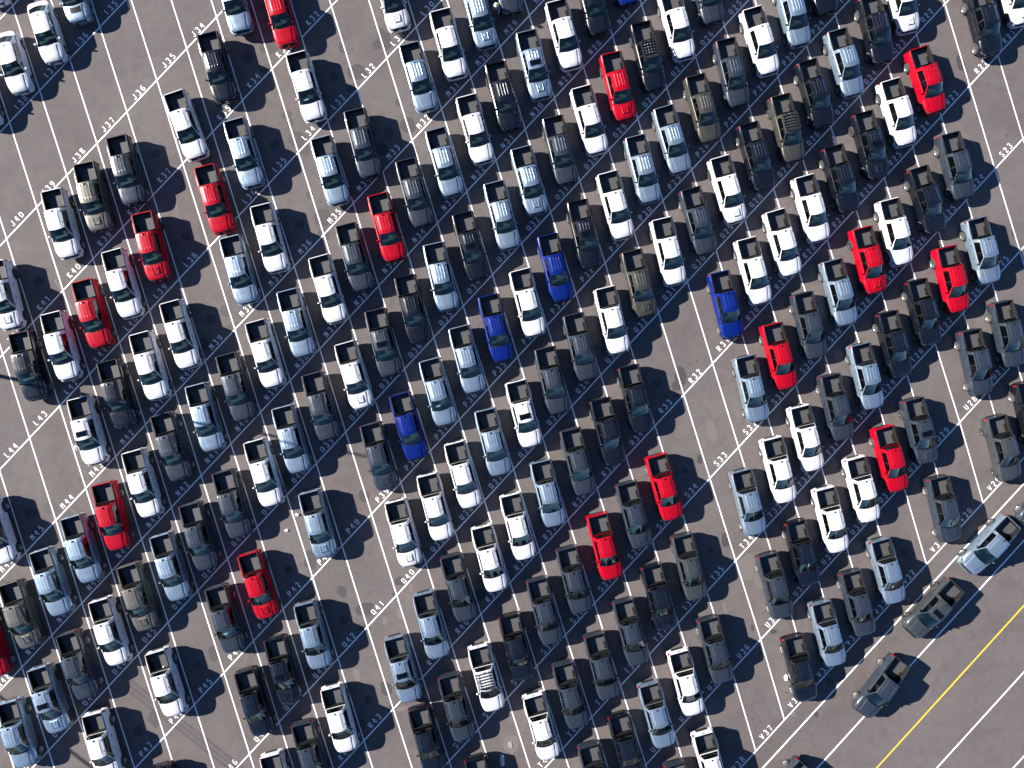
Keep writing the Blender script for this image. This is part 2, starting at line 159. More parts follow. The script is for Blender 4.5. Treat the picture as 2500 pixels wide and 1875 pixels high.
def stain_mat(name, col, col2):
    m, n, l, p = mat(name); g = n.new('ShaderNodeNewGeometry'); t = n.new('ShaderNodeTexNoise'); t.inputs['Scale'].default_value = 3.5; t.inputs['Detail'].default_value = 8
    t.inputs['Roughness'].default_value = .7
    l.new(g.outputs['Position'], t.inputs['Vector']); mx = n.new('ShaderNodeMix'); mx.data_type = 'RGBA'
    mx.inputs['A'].default_value = (*col, 1); mx.inputs['B'].default_value = (*col2, 1); l.new(t.outputs['Fac'], mx.inputs['Factor'])
    l.new(mx.outputs['Result'], p.inputs['Base Color']); p.inputs['Roughness'].default_value = .75; return m
wet_stain = stain_mat('wet_stain', (.024, .0215, .021), (.042, .038, .037)); pale_stain = stain_mat('pale_stain', (.082, .073, .068), (.106, .095, .088))
skid_mat = stain_mat('tyre_mark', (.054, .048, .046), (.076, .067, .064))
concrete_mat = stain_mat('broken_concrete', (.12, .105, .085), (.26, .23, .19))

WIRE_A = (-34.66, -27.79); WIRE_B = (-24.3, -27.8)
# ------------------------------------------------------------------ mesh helpers
def new_mesh(name, verts, faces, mats, fmat=None, smooth=True, sharp=38):
    me = bpy.data.meshes.new(name); me.from_pydata([tuple(v) for v in verts], [], faces)
    for m in mats: me.materials.append(m)
    if fmat: me.polygons.foreach_set('material_index', fmat)
    bm = bmesh.new(); bm.from_mesh(me); bmesh.ops.remove_doubles(bm, verts=bm.verts, dist=1e-5)
    bmesh.ops.recalc_face_normals(bm, faces=bm.faces)
    for f in bm.faces: f.smooth = smooth
    for e in bm.edges:
        if len(e.link_faces) == 2 and e.calc_face_angle(0) > R(sharp): e.smooth = False
    bm.to_mesh(me); bm.free(); return me
def obj(name, me, parent=None, **kw):
    o = bpy.data.objects.new(name, me); COL.objects.link(o)
    if parent: o.parent = parent
    for k, v in kw.items(): o[k] = v
    return o
class MB:
    def __init__(s): s.v = []; s.f = []; s.m = []
    def add(s, v, f, m=0):
        b = len(s.v); s.v += [tuple(p) for p in v]; s.f += [tuple(b+i for i in q) for q in f]; s.m += [m]*len(f); return s
    def box(s, x0, x1, y0, y1, z0, z1, m=0, tx=0, ty=0):
        v = [(x0, y0, z0), (x1, y0, z0), (x1, y1, z0), (x0, y1, z0), (x0+tx, y0+ty, z1), (x1-tx, y0+ty, z1), (x1-tx, y1-ty, z1), (x0+tx, y1-ty, z1)]
        return s.add(v, [(3, 2, 1, 0), (4, 5, 6, 7), (0, 1, 5, 4), (1, 2, 6, 5), (2, 3, 7, 6), (3, 0, 4, 7)], m)
    def grid(s, rows, m=0, close=False):
        nr, nc = len(rows), len(rows[0]); v = [p for r_ in rows for p in r_]; f = []
        for i in range(nr-1):
            for j in range(nc if close else nc-1):
                k = (j+1) % nc; f.append((i*nc+j, i*nc+k, (i+1)*nc+k, (i+1)*nc+j))
        return s.add(v, f, m)
    def prism(s, poly, z0, z1, m=0, inset=0):
        n_ = len(poly); cx = sum(p[0] for p in poly)/n_; cy = sum(p[1] for p in poly)/n_
        top = [(cx+(x-cx)*(1-inset), cy+(y-cy)*(1-inset), z1) for x, y in poly]
        v = [(x, y, z0) for x, y in poly]+top
        return s.add(v, [tuple(range(n_))[::-1], tuple(range(n_, 2*n_))]+[(i, (i+1) % n_, n_+(i+1) % n_, n_+i) for i in range(n_)], m)
    def tube(s, pts, r, k=6, m=0):
        rows = []
        for i, p in enumerate(pts):
            a = Vector(pts[max(0, i-1)]); b = Vector(pts[min(len(pts)-1, i+1)]); t = (b-a).normalized()
            u = t.orthogonal().normalized(); w = t.cross(u); rr = r[i] if isinstance(r, (list, tuple)) else r
            rows.append([tuple(Vector(p)+u*rr*math.cos(2*math.pi*q/k)+w*rr*math.sin(2*math.pi*q/k)) for q in range(k)])
        s.grid(rows, m, True); n_ = len(rows)
        b = len(s.v)-n_*k; s.f += [tuple(b+q for q in range(k))[::-1], tuple(b+(n_-1)*k+q for q in range(k))]; s.m += [m, m]; return s
    def mesh(s, name, mats, smooth=True, sharp=38): return new_mesh(name, s.v, s.f, mats, s.m, smooth, sharp)
def lerp(a, b, t): return a+(b-a)*t
def clamp(x, a, b): return max(a, min(b, x))
def mir(pts): return [(-x, y, z) for x, y, z in pts]

# ------------------------------------------------------------------ vehicles
class Spec:
    def __init__(s, **k): s.__dict__.update(k)
TRUCK = Spec(yf=1.76, yr=-1.59, rw=.392, w=.895, flare=.06, front=2.47, rear=-2.62, sill=.37, belt=1.20, bed=True, groove=(-1.19,),
    hood0=1.30, hz0=1.115, hz1=.985, closed_rear=None, archr=.475,
    lines=[(1.20, .50), (1.03, .44), (.10, .10), (.01, .01), (-.86, -.76), (-1.12, -.98)], bx=.80, rx=.615, rz=1.745, crown=.075, wc=(1.40, .60), rb=None)
SEDAN = Spec(yf=1.46, yr=-1.36, rw=.34, w=.895, flare=.02, front=2.25, rear=-2.30, sill=.26, belt=.97, bed=False, groove=(),
    hood0=1.15, hz0=.95, hz1=.76, closed_rear=-1.85, archr=.39,
    lines=[(1.08, .28), (.92, .24), (-.10, -.10), (-.20, -.20), (-1.28, -.98), (-1.80, -1.16)], bx=.80, rx=.60, rz=1.39, crown=.065, wc=(1.26, .40), rb=(-1.98, -1.24))
SUV = Spec(yf=1.42, yr=-1.30, rw=.365, w=.90, flare=.04, front=2.18, rear=-2.25, sill=.30, belt=1.10, bed=False, groove=(),
    hood0=1.10, hz0=1.08, hz1=.95, closed_rear=-2.16, archr=.43,
    lines=[(1.05, .38), (.88, .33), (-.08, -.08), (-.17, -.17), (-1.9, -1.72), (-2.12, -1.95)], bx=.81, rx=.66, rz=1.60, crown=.06, wc=(1.24, .48), rb=(-2.2, -2.02))
def prof(y, S):
    def bump(yw): return math.exp(-((y-yw)/.50)**4)
    fl = max(bump(S.yf), bump(S.yr)); w = S.w+S.flare*fl
    if y > S.front-.62: w -= .11*((y-S.front+.62)/.62)**1.6
    if y < S.rear+.45: w -= (.035 if S.bed else .10)*((S.rear+.45-y)/.45)**1.5
    za = 0
    for yw in (S.yf, S.yr):
        dd = abs(y-yw)
        if dd < S.archr: za = max(za, S.rw+math.sqrt(S.archr**2-dd*dd))
    for g in S.groove:
        if abs(y-g) < .006: w -= .025
    hood = y > S.hood0-.02; deck = S.closed_rear is not None and y < S.closed_rear
    t = clamp((y-S.hood0)/(S.front-S.hood0), 0, 1)
    zt = S.belt if not hood else lerp(S.hz0, S.hz1, t**1.4)-(.05*(max(0, t-.85)/.15)**2)
    if deck: zt = S.belt-.02-.10*((S.closed_rear-y)/max(.01, S.closed_rear-S.rear))**2
    h = zt-S.sill
    P = [(w-.12, S.sill-.02), (w-.035, S.sill), (w-.005, S.sill+.24*h), (w, S.sill+.54*h), (w-.018, S.sill+.80*h), (w-.055-.03*fl*(S.flare/.06), zt-.03)]
    P = [(x, max(z, za if i < 4 else 0)) for i, (x, z) in enumerate(P)]
    if za: P[4] = (P[4][0], max(P[4][1], za+.05))
    if hood: P += [(w-.15, zt+.012), (w*.5, zt+.045), (0, zt+.055)]
    elif deck: P += [(w-.17, zt+.012), (w*.5, zt+.03), (0, zt+.035)]
    else: P += [(min(w-.10, S.bx), zt), (min(w-.15, .745), S.sill+.45), (0, S.sill+.45)]
    return P
def stations(S):
    ys = set()
    n_ = 40
    for i in range(n_+1): ys.add(round(lerp(S.rear, S.front, i/n_), 4))
    for yw in (S.yf, S.yr):
        for k in range(-6, 7):
            ys.add(round(yw+S.archr*math.sin(k*math.pi/12)*.9995, 4))
        ys.add(round(yw-S.archr-.004, 4)); ys.add(round(yw+S.archr+.004, 4))
    for g in S.groove: ys |= {g-.008, g-.004, g+.004, g+.008}
    ys |= {S.hood0-.021, S.hood0-.019}
    if S.closed_rear: ys |= {S.closed_rear+.001, S.closed_rear-.001}
    return sorted(y for y in ys if S.rear <= y <= S.front)
def body_mesh(S, name):
    b = MB(); rows = []
    for y in stations(S):
        P = prof(y, S); rows.append([(x, y, z) for x, z in P]+[(-x, y, z) for x, z in P[-2::-1]])
    nc = len(rows[0]); b.grid(rows)
    for i in range(len(rows)-1):
        ymid = (rows[i][0][1]+rows[i+1][0][1])/2
        if ymid < S.hood0-.02 and not (S.closed_rear and ymid < S.closed_rear):
            for j in range(6, nc-7): b.m[i*(nc-1)+j] = 1
    k = len(b.v)-nc
    b.f += [tuple(range(k, k+nc)), tuple(range(nc))[::-1]]; b.m += [0, 0]
    return b.mesh(name, [None, interior_mat], sharp=32)
def patch(S, y0, y1, p0, p1, side, off=.007, n_=6):
    """panel following the body side, standing proud with returned edges"""
    b = MB(); rows = []
    for i in range(n_+1):
        y = lerp(y0, y1, i/n_); P = prof(y, S); q = P[p0:p1+1]; rows.append([(side*(x+off), y, z) for x, z in q])
    rim = [[(x-side*(off+.006), lerp(y, (y0+y1)/2, -.0), z) for x, y, z in r_] for r_ in rows]
    b.grid(rows); nr, nc = len(rows), len(rows[0])
    edge = [(0, j) for j in range(nc)]+[(i, nc-1) for i in range(1, nr)]+[(nr-1, j) for j in range(nc-2, -1, -1)]+[(i, 0) for i in range(nr-2, 0, -1)]
    b.grid([[rows[i][j] for i, j in edge], [rim[i][j] for i, j in edge]], 0, True)
    return b
def side_pt(S, line, v, sd):
    y0, y1 = S.lines[line]; y = lerp(y0, y1, v)
    plan = 1-.055*clamp((y-.1)/1.1, 0, 1)**2-.03*clamp((-.3-y)/.9, 0, 1)**2
    zb = S.belt+.01-(.03*clamp((y-.8)/.4, 0, 1))
    x = lerp(S.bx-.01, S.rx, v)*plan+.022*math.sin(math.pi*v)
    zr = S.rz-.05*clamp((y-.15)/.4, 0, 1)**2-.03*clamp((-.4-y)/.6, 0, 1)**2
    return (sd*x, y, lerp(zb, zr, v))
VL = [0, .05, .5, .90, 1.0]
def greenhouse_mesh(S, name, beads, sunroof=False):
    b = MB()
    for sd in (1, -1):
        for c in range(5):
            for r_ in range(4):
                if c in (1, 3) and r_ in (1, 2): continue
                q = [side_pt(S, c, VL[r_], sd), side_pt(S, c+1, VL[r_], sd), side_pt(S, c+1, VL[r_+1], sd), side_pt(S, c, VL[r_+1], sd)]
                b.add(q, [(0, 1, 2, 3)], 1 if c == 2 and r_ in (1, 2) else 0)
    # roof: stations from windshield header to rear edge
    yf, yr = S.lines[0][1], S.lines[5][1]; n_ = 16
    xs = [-1, -.96, -.9]
    for bx in beads: xs += [bx-.028, bx-.012, bx+.012, bx+.028]
    if not beads: xs += [-.6, -.3, 0, .3, .6]
    xs += [.9, .96, 1]; rows = []
    for i in range(n_+1):
        t = i/n_; row = []
        base = None
        for u in xs:
            ye = lerp(yf, yr, t)
            # side edge at this station
            if t < 1e-6: e = side_pt(S, 0, 1, 1)
            y_edge = ye
            plan = 1-.055*clamp((ye-.1)/1.1, 0, 1)**2-.03*clamp((-.3-ye)/.9, 0, 1)**2
            zr = S.rz-.05*clamp((ye-.15)/.4, 0, 1)**2-.03*clamp((-.4-ye)/.6, 0, 1)**2
            x = u*S.rx*plan
            bow = (1-u*u)
            y = ye+(S.wc[1]-S.lines[0][1])*bow*max(0, 1-t*3)
            if S.rb: y -= (S.lines[5][1]-S.rb[1])*bow*max(0, t*3-2)
            z = zr+S.crown*(1-abs(u)**2.6)*1.0
            for bx in beads:
                if abs(u-bx) < .02 and .16 < t < .93 and not (sunroof and t < .42): z += .007
            row.append((x, y, z))
        rows.append(row)
    b.grid(rows)
    # windshield surround: A-pillar side strips are the first column; add the rear frame
    rb0 = S.rb[0] if S.rb else S.lines[5][0]-.01; rb1 = S.rb[1] if S.rb else S.lines[5][1]
    Lb, Lt = side_pt(S, 5, 0, 1), side_pt(S, 5, 1, 1)
    def rp(u, v):
        x = lerp(Lb[0], Lt[0], v)*u; bow = 1-u*u
        y = lerp(lerp(Lb[1], rb0, bow), lerp(Lt[1], rb1, bow), v)
        z = lerp(Lb[2], Lt[2]+S.crown*(1-abs(u)**2.6), v); return (x, y, z)
    us = [-1, -.95, -.5, 0, .5, .95, 1]; vs = [0, .05, .96, 1]
    for i in range(6):
        for j in range(3):
            if 1 <= i <= 4 and j == 1: continue
            b.add([rp(us[i], vs[j]), rp(us[i+1], vs[j]), rp(us[i+1], vs[j+1]), rp(us[i], vs[j+1])], [(0, 1, 2, 3)])
    if S.bed:   # back of the cab below the window
        b.add([(-.79, -1.135, .75), (.79, -1.135, .75), (.79, -1.13, 1.215), (-.79, -1.13, 1.215)], [(0, 1, 2, 3)])
    me = b.mesh(name, [None, trim_dark], sharp=30)
    g = MB(); g.grid([[rp(u, v) for u in us[1:-1]] for v in (.05, .5, .96)])
    return me, g.mesh(name+'_rear_glass', [privacy_glass])
def windshield_mesh(S, name):
    b = MB(); A0, A1 = side_pt(S, 0, 0, 1), side_pt(S, 0, 1, 1); rows = []
    for v in (0, .35, .7, 1):
        row = []
        for u in (-1, -.75, -.4, 0, .4, .75, 1):
            bow = 1-abs(u)**2.2
            x = lerp(A0[0], A1[0], v)*u; y = lerp(lerp(A0[1], S.wc[0], bow), lerp(A1[1], S.wc[1], 1-u*u), v)
            z = lerp(A0[2], A1[2]+S.crown*(1-abs(u)**2.6), v)-.004; row.append((x, y, z))
        rows.append(row)
    return b.grid(rows).mesh(name, [windshield_glass])
def side_window_mesh(S, c, sd, name):
    b = MB(); b.grid([[side_pt(S, c, v, sd), side_pt(S, c+1, v, sd)] for v in (.05, .5, .90)]); return b.mesh(name, [side_glass if c == 1 else privacy_glass])
def hood_mesh(S, name):
    b = MB(); rows = []
    for i in range(11):
        t = i/10; y = lerp(S.hood0+.03, S.front+.01, t); P = prof(min(y, S.front-.001), S); w = P[3][0]
        xe = min(w-.17, .69-.02*t); xc = lerp(.53, .41, t)
        zt = P[8][1]; row = []
        for u in (0, xc*.5, xc-.05, xc, xc+.016, xc+.04, (xc+xe)/2, xe, xe+.006):
            z = lerp(zt, P[6][1], (u/(w-.15))**2)+.012
            if u <= xc+.001: z += .042*(1-.5*t)
            if u <= xc-.04: z += .006
            if abs(u-xc-.016) < .001: z -= .016
            if u > xe: z -= .03
            row.append((u, y+.035*(1-(u/xe)**2)*(1 if t > .5 else -0+ (1-t*2)*3.0), z))
        rows.append(mir(row[:0:-1])+row)
    b.grid(rows)
    # front lip
    last = rows[-1]; b.grid([last, [(x*.99, y+.03, z-.05) for x, y, z in last]])
    return b.mesh(name, [None], sharp=22)
def wheel_meshes(rw, wid, alloy_mat, tag_, spokes=6):
    t = MB(); prof_ = [(-wid/2, rw*.64), (-wid/2-.0, rw*.80), (-wid*.42, rw*.95), (-wid*.3, rw), (wid*.3, rw), (wid*.42, rw*.95), (wid/2, rw*.80), (wid/2, rw*.64), (wid*.2, rw*.60), (-wid*.2, rw*.6)]
    k = 22
    rows = [[(x, r_*math.cos(2*math.pi*i/k), r_*math.sin(2*math.pi*i/k)) for i in range(k)] for x, r_ in prof_+[prof_[0]]]
    t.grid(rows, 0, True)
    tyre = t.mesh('tyre_'+tag_, [rubber])
    d = MB(); xo = wid*.46
    rim_prof = [(wid*.28, .01), (wid*.28, rw*.50), (wid*.44, rw*.58), (xo, rw*.63), (wid*.3, rw*.65)]
    d.grid([[(x, r_*math.cos(2*math.pi*i/k), r_*math.sin(2*math.pi*i/k)) for i in range(k)] for x, r_ in rim_prof[:2]], 1, True)
    d.grid([[(x, r_*math.cos(2*math.pi*i/k), r_*math.sin(2*math.pi*i/k)) for i in range(k)] for x, r_ in rim_prof[1:]], 0, True)
    for q in range(spokes):
        a = 2*math.pi*q/spokes
        for da in (-.13, .13):
            ca, sa = math.cos(a+da), math.sin(a+da); hw = rw*.055
            pts = []
            for r_, x in ((rw*.10, wid*.40), (rw*.60, wid*.43)):
                for s in (-1, 1): pts.append((x, r_*ca-s*hw*sa, r_*sa+s*hw*ca))
            lo = [(wid*.29, y, z) for _, y, z in pts]
            d.add(pts+lo, [(0, 1, 3, 2), (0, 2, 6, 4), (1, 5, 7, 3), (2, 3, 7, 6)], 0)
    d.grid([[(x, r_*math.cos(2*math.pi*i/10), r_*math.sin(2*math.pi*i/10)) for i in range(10)] for x, r_ in ((wid*.42, .003), (wid*.42, rw*.15), (wid*.3, rw*.16))], 0, True)
    return tyre, d.mesh('rim_'+tag_, [alloy_mat, trim_dark])
PARTS = {}      # part name -> builder result shared by all trucks
def painted(me, key):
    k = (me.name, key)
    if k not in PARTS:
        c = me.copy(); c.materials[0] = PAINT[key]; PARTS[k] = c
    return PARTS[k]

def bed_liner_mesh():
    b = MB(); xs = []
    n_ = 17
    for i in range(n_):
        x = -.60+1.2*i/(n_-1); xs += [(x-.022, 0), (x-.014, .03), (x+.010, .03), (x+.018, 0)]
    xs = [(-.70, 0), (-.66, 0)]+xs+[(.66, 0), (.70, 0)]
    y0, y1 = -2.585, -1.245; z0 = .70
    prof_ = [(-.715, 1.22), (-.705, 1.215)]+[(x, z0+z) for x, z in xs]+[(.705, 1.215), (.715, 1.22)]
    rows = [[(x, y, z) for x, z in prof_] for y in (y0, y0+.12, y1-.10, y1)]
    for r_ in (0, 3): rows[r_] = [(x, y, z0 if .005 < z-z0 < .03 else z) for x, y, z in rows[r_]]
    b.grid(rows)
    b.box(-.715, .715, y1, y1+.03, z0-.02, 1.215); b.box(-.715, .715, y0-.015, y0, z0-.02, 1.175)
    for sx in (-1, 1):   # wheel housings
        x0, x1 = sorted((sx*.53, sx*.715)); b.box(x0, x1, -1.95, -1.25, z0-.01, .93, 0, .03, .12)
        for yy in (-2.2, -1.6): b.box(*sorted((sx*.69, sx*.70)), yy, yy+.06, 1.02, 1.08)
    return b.mesh('bed_liner', [liner_mat], smooth=False)

class Kit: pass
K = Kit()
def build_kit():
    S = TRUCK
    K.body = body_mesh(S, 'truck_body'); K.cab, K.rear_glass = greenhouse_mesh(S, 'truck_cab', (-.54, -.18, .18, .54))
    K.cab_sun, _ = greenhouse_mesh(S, 'truck_cab_sunroof', (-.54, -.18, .18, .54), True)
    K.ws = windshield_mesh(S, 'windshield'); K.hood = hood_mesh(S, 'truck_hood')
    K.sw = {(c, sd): side_window_mesh(S, c, sd, 'side_window') for c in (1, 3) for sd in (1, -1)}
    K.door = {(i, sd): patch(S, *yy, 1, 5, sd).mesh('truck_door', [None], sharp=45) for i, yy in enumerate(((.10, 1.14), (-.93, .085))) for sd in (1, -1)}
    K.handle = {}
    for i, yy in enumerate((.26, -.76)):
        for sd in (1, -1):
            b = MB(); x = prof(yy, S)[4][0]; b.box(*sorted((sd*(x-.0), sd*(x+.035))), yy, yy+.19, .975, 1.01); K.handle[i, sd] = b.mesh('door_handle', [black_plastic])
    K.liner = bed_liner_mesh()
    b = MB()
    for sx in (-1, 1): b.box(*sorted((sx*.695, sx*.80)), -2.62, -1.215, 1.168, 1.196, 0, .012, .012)
    K.rail = []
    for sx in (-1, 1):
        r_ = MB(); r_.box(*sorted((sx*.70, sx*.775)), -2.61, -1.225, 1.195, 1.226, 0, .01, .01); K.rail.append(r_.mesh('bed_rail', [black_plastic]))
    b = MB(); b.box(-.735, .735, -2.672, -2.602, .70, 1.215, 0, .004, .006); b.box(-.66, .66, -2.685, -2.67, .80, 1.06, 0, .03); K.tailgate = b.mesh('truck_tailgate', [None])
    b = MB(); b.box(-.11, .11, -2.685, -2.66, 1.10, 1.16); K.tg_handle = b.mesh('tailgate_handle', [black_plastic])
    b = MB(); b.prism([(-.93, -2.46), (-.86, -2.66), (-.5, -2.74), (-.48, -2.55), (-.80, -2.50)], .50, .68, 0, .02); b.prism([(.93, -2.46), (.80, -2.50), (.48, -2.55), (.5, -2.74), (.86, -2.66)], .50, .68, 0, .02)
    b.prism([(-.5, -2.735), (.5, -2.735), (.48, -2.55), (-.48, -2.55)], .49, .64, 1, .0); K.rbumper = b.mesh('truck_rear_bumper', [None, black_plastic])
    K.tl = []
    for sx in (-1, 1):
        b = MB(); P = [(sx*.74, -2.642), (sx*.84, -2.636), (sx*.868, -2.60), (sx*.872, -2.52), (sx*.80, -2.50), (sx*.74, -2.6)]
        b.prism(P, .84, 1.12, 0, .02); K.tl.append(b.mesh('tail_light', [red_lens]))
    # front bumper in body colour, wrapped in plan
    outer = [(.945, 2.12), (.905, 2.30), (.82, 2.49), (.73, 2.605), (.40, 2.65), (0, 2.66)]
    outer = outer+mir([(x, y, 0) for x, y in outer][-2::-1]) if False else outer+[(-x, y) for x, y in outer[-2::-1]]
    b = MB(); rows = []
    for z, s in ((.42, .975), (.50, 1), (.66, 1), (.72, .985), (.74, .93)):
        rows.append([(x*s if s > .95 else x*s, y-(1-s)*1.6, z) for x, y in outer])
    b.grid(rows); K.fbumper = b.mesh('truck_front_bumper', [None])
    b = MB(); g = [(.60, 2.48), (.55, 2.55), (0, 2.60), (-.55, 2.55), (-.60, 2.48)]
    b.prism(g+[(-.5, 2.44), (.5, 2.44)], .70, .93, 0, .03)
    for i in range(5): b.box(-.54, .54, 2.54, 2.61-.004*i, .735+.036*i, .745+.036*i, 1)
    K.grille = b.mesh('grille', [trim_dark, black_plastic])
    b = MB(); b.prism([(-.11, 2.60), (.11, 2.60), (.10, 2.63), (-.10, 2.63)], .80, .86, 0, .1); K.badge = b.mesh('badge', [chrome])
    K.hl = []
    for sx in (-1, 1):
        b = MB(); b.prism([(sx*.56, 2.545), (sx*.70, 2.485), (sx*.825, 2.36), (sx*.885, 2.16), (sx*.835, 2.17), (sx*.70, 2.40), (sx*.57, 2.48)], .80, .955, 0, .06)
        K.hl.append(b.mesh('headlight', [lamp_lens]))
    b = MB(); b.box(-.6, .6, 2.2, 2.5, .36, .50); b.box(-.64, .64, -2.6, 2.4, .28, .72); K.chassis = b.mesh('chassis', [trim_dark], smooth=False)
    # cowl and wipers
    b = MB(); rows = []
    for k, (dy, dz) in enumerate(((-.02, .002), (.07, -.012))):
        rows.append([(u*.76, lerp(1.20, 1.40, 1-abs(u)**2.2)+dy, lerp(1.155, 1.178, 1-u*u)+dz) for u in (-1, -.75, -.4, 0, .4, .75, 1)])
    b.grid(rows); K.cowl = b.mesh('cowl', [black_plastic])
    K.wiper = []
    for x0, x1 in ((-.62, -.02), (.02, .56)):
        b = MB(); b.tube([(x0, 1.33-.12*(x0/.7)**2, 1.20), ((x0+x1)/2, 1.34, 1.222), (x1, 1.36-.12*(x1/.7)**2, 1.222)], .011, 4); K.wiper.append(b.mesh('wiper', [trim_dark]))
    K.mirror = []
    for sx in (-1, 1):
        b = MB(); P = [(sx*.89, .80), (sx*.99, .78), (sx*1.04, .81), (sx*1.03, .87), (sx*.97, .91), (sx*.90, .89)]
        b.prism(P, 1.16, 1.31, 0, .12); b.box(*sorted((sx*.74, sx*.92)), .82, .87, 1.17, 1.21, 1); K.mirror.append(b.mesh('mirror', [None, black_plastic]))
    b = MB(); b.add([(-.026, -.90, 1.79), (.026, -.90, 1.79), (.02, -.72, 1.80), (-.02, -.72, 1.80), (-.008, -.91, 1.88), (.008, -.91, 1.88), (0, -.80, 1.87)], [(0, 1, 5, 4), (1, 2, 6, 5), (3, 0, 4, 6), (2, 3, 6), (4, 5, 6)])
    K.fin = b.mesh('antenna', [trim_dark])
    K.molding = []
    for sx in (-1, 1):
        b = MB()
        for y0, y1 in ((-.80, -.64), (.02, .18)): b.box(*sorted((sx*.53, sx*.55)), y0, y1, 1.74, 1.778, 0, .003, .02)
        K.molding.append(b.mesh('roof_molding', [trim_dark]))
    b = MB()
    for sx in (-1, 1):
        b.box(sx*.37-.25, sx*.37+.25, -.15, .38, .86, .98, 0, .03, .03); b.box(sx*.37-.24, sx*.37+.24, -.30, -.14, .90, 1.40, 0, .05, .02); b.box(sx*.37-.11, sx*.37+.11, -.30, -.22, 1.40, 1.56, 0, .02, .01)
    b.box(-.64, .64, -.95, -.55, .84, .98, 0, .03, .03); b.box(-.64, .64, -1.08, -.94, .9, 1.48, 0, .06, .02)
    K.seats = b.mesh('seats', [interior_mat])
    b = MB(); b.prism([(-.72, 1.14), (-.70, .86), (.70, .86), (.72, 1.14), (.4, 1.32), (-.4, 1.32)], .92, 1.12, 0, .03)
    b.tube([(-.37+.18*math.cos(a), .76+.06*math.sin(a), 1.08+.17*math.sin(a)) for a in [i*math.pi/5 for i in range(11)]], .017, 5); K.dash = b.mesh('dashboard', [dash_mat])
    b = MB(); b.add([(.08, .95, 1.128), (.40, .98, 1.128), (.36, 1.18, 1.128), (.06, 1.14, 1.128)], [(0, 1, 2, 3)]); b.box(.10, .22, .96, 1.10, 1.123, 1.127); K.paper = b.mesh('paper', [paper_mat])
    # hood scoop: a broad low bulge with two long ridges, a raised plate and an open mouth
    b = MB(); b.add([(-.31, 1.50, 1.200), (.31, 1.50, 1.200), (.26, 2.22, 1.125), (-.26, 2.22, 1.125), (-.27, 1.58, 1.226), (.27, 1.58, 1.226), (.22, 2.12, 1.188), (-.22, 2.12, 1.188)],
        [(0, 1, 5, 4), (1, 2, 6, 5), (3, 0, 4, 7), (4, 5, 6, 7), (2, 3, 7, 6)]); b.box(-.16, .16, 2.10, 2.17, 1.14, 1.178, 1)
    for sx in (-1, 1): b.add([(sx*.25, 1.60, 1.22), (sx*.20, 1.60, 1.22), (sx*.16, 2.14, 1.18), (sx*.21, 2.14, 1.18), (sx*.232, 1.64, 1.252), (sx*.216, 1.64, 1.252), (sx*.178, 2.12, 1.218), (sx*.192, 2.12, 1.218)], [(0, 1, 5, 4), (1, 2, 6, 5), (2, 3, 7, 6), (3, 0, 4, 7), (4, 5, 6, 7)])
    b.add([(-.10, 1.64, 1.22), (.10, 1.64, 1.22), (.10, 1.90, 1.20), (-.10, 1.90, 1.20), (-.085, 1.66, 1.245), (.085, 1.66, 1.245), (.085, 1.88, 1.230), (-.085, 1.88, 1.230)], [(0, 1, 5, 4), (1, 2, 6, 5), (2, 3, 7, 6), (3, 0, 4, 7), (4, 5, 6, 7)])
    K.scoop = b.mesh('hood_scoop', [None, trim_dark], smooth=False)
    b = MB(); rows = [[(x, y, 1.822-.075*abs(x/.615)**2.6-.05*clamp((y-.15)/.4, 0, 1)**2+.006) for x in (-.41, -.2, 0, .2, .41)] for y in (-.07, .1, .27, .34)]
    b.grid(rows); K.sunroof = b.mesh('sunroof', [roof_glass])
    b = MB(); b.box(-.43, .43, -.09, .36, 1.758, 1.774); K.sr_frame = b.mesh('sunroof_frame', [trim_dark], smooth=False)
    K.rackside = []
    for sx in (-1, 1):
        b = MB(); b.box(*sorted((sx*.55, sx*.60)), -.92, .36, 1.845, 1.90, 0, .008, .05)
        for yy in (-.85, -.25, .3): b.box(*sorted((sx*.555, sx*.595)), yy, yy+.07, 1.72, 1.845)
        K.rackside.append(b.mesh('rack_rail', [black_plastic]))
    b = MB(); b.box(-.55, .55, -.04, .04, 1.85, 1.885, 0, 0, .006); K.rackbar = b.mesh('rack_bar', [black_plastic])
    b = MB(); b.prism([(-.57, .26), (.57, .26), (.55, .40), (.3, .47), (-.3, .47), (-.55, .40)], 1.82, 1.875, 0, .04); K.fairing = b.mesh('rack_fairing', [black_plastic])
    K.tyre, K.rim = wheel_meshes(S.rw, .25, alloy, 'silver'); _, K.rim_b = wheel_meshes(S.rw, .25, alloy_black, 'black')

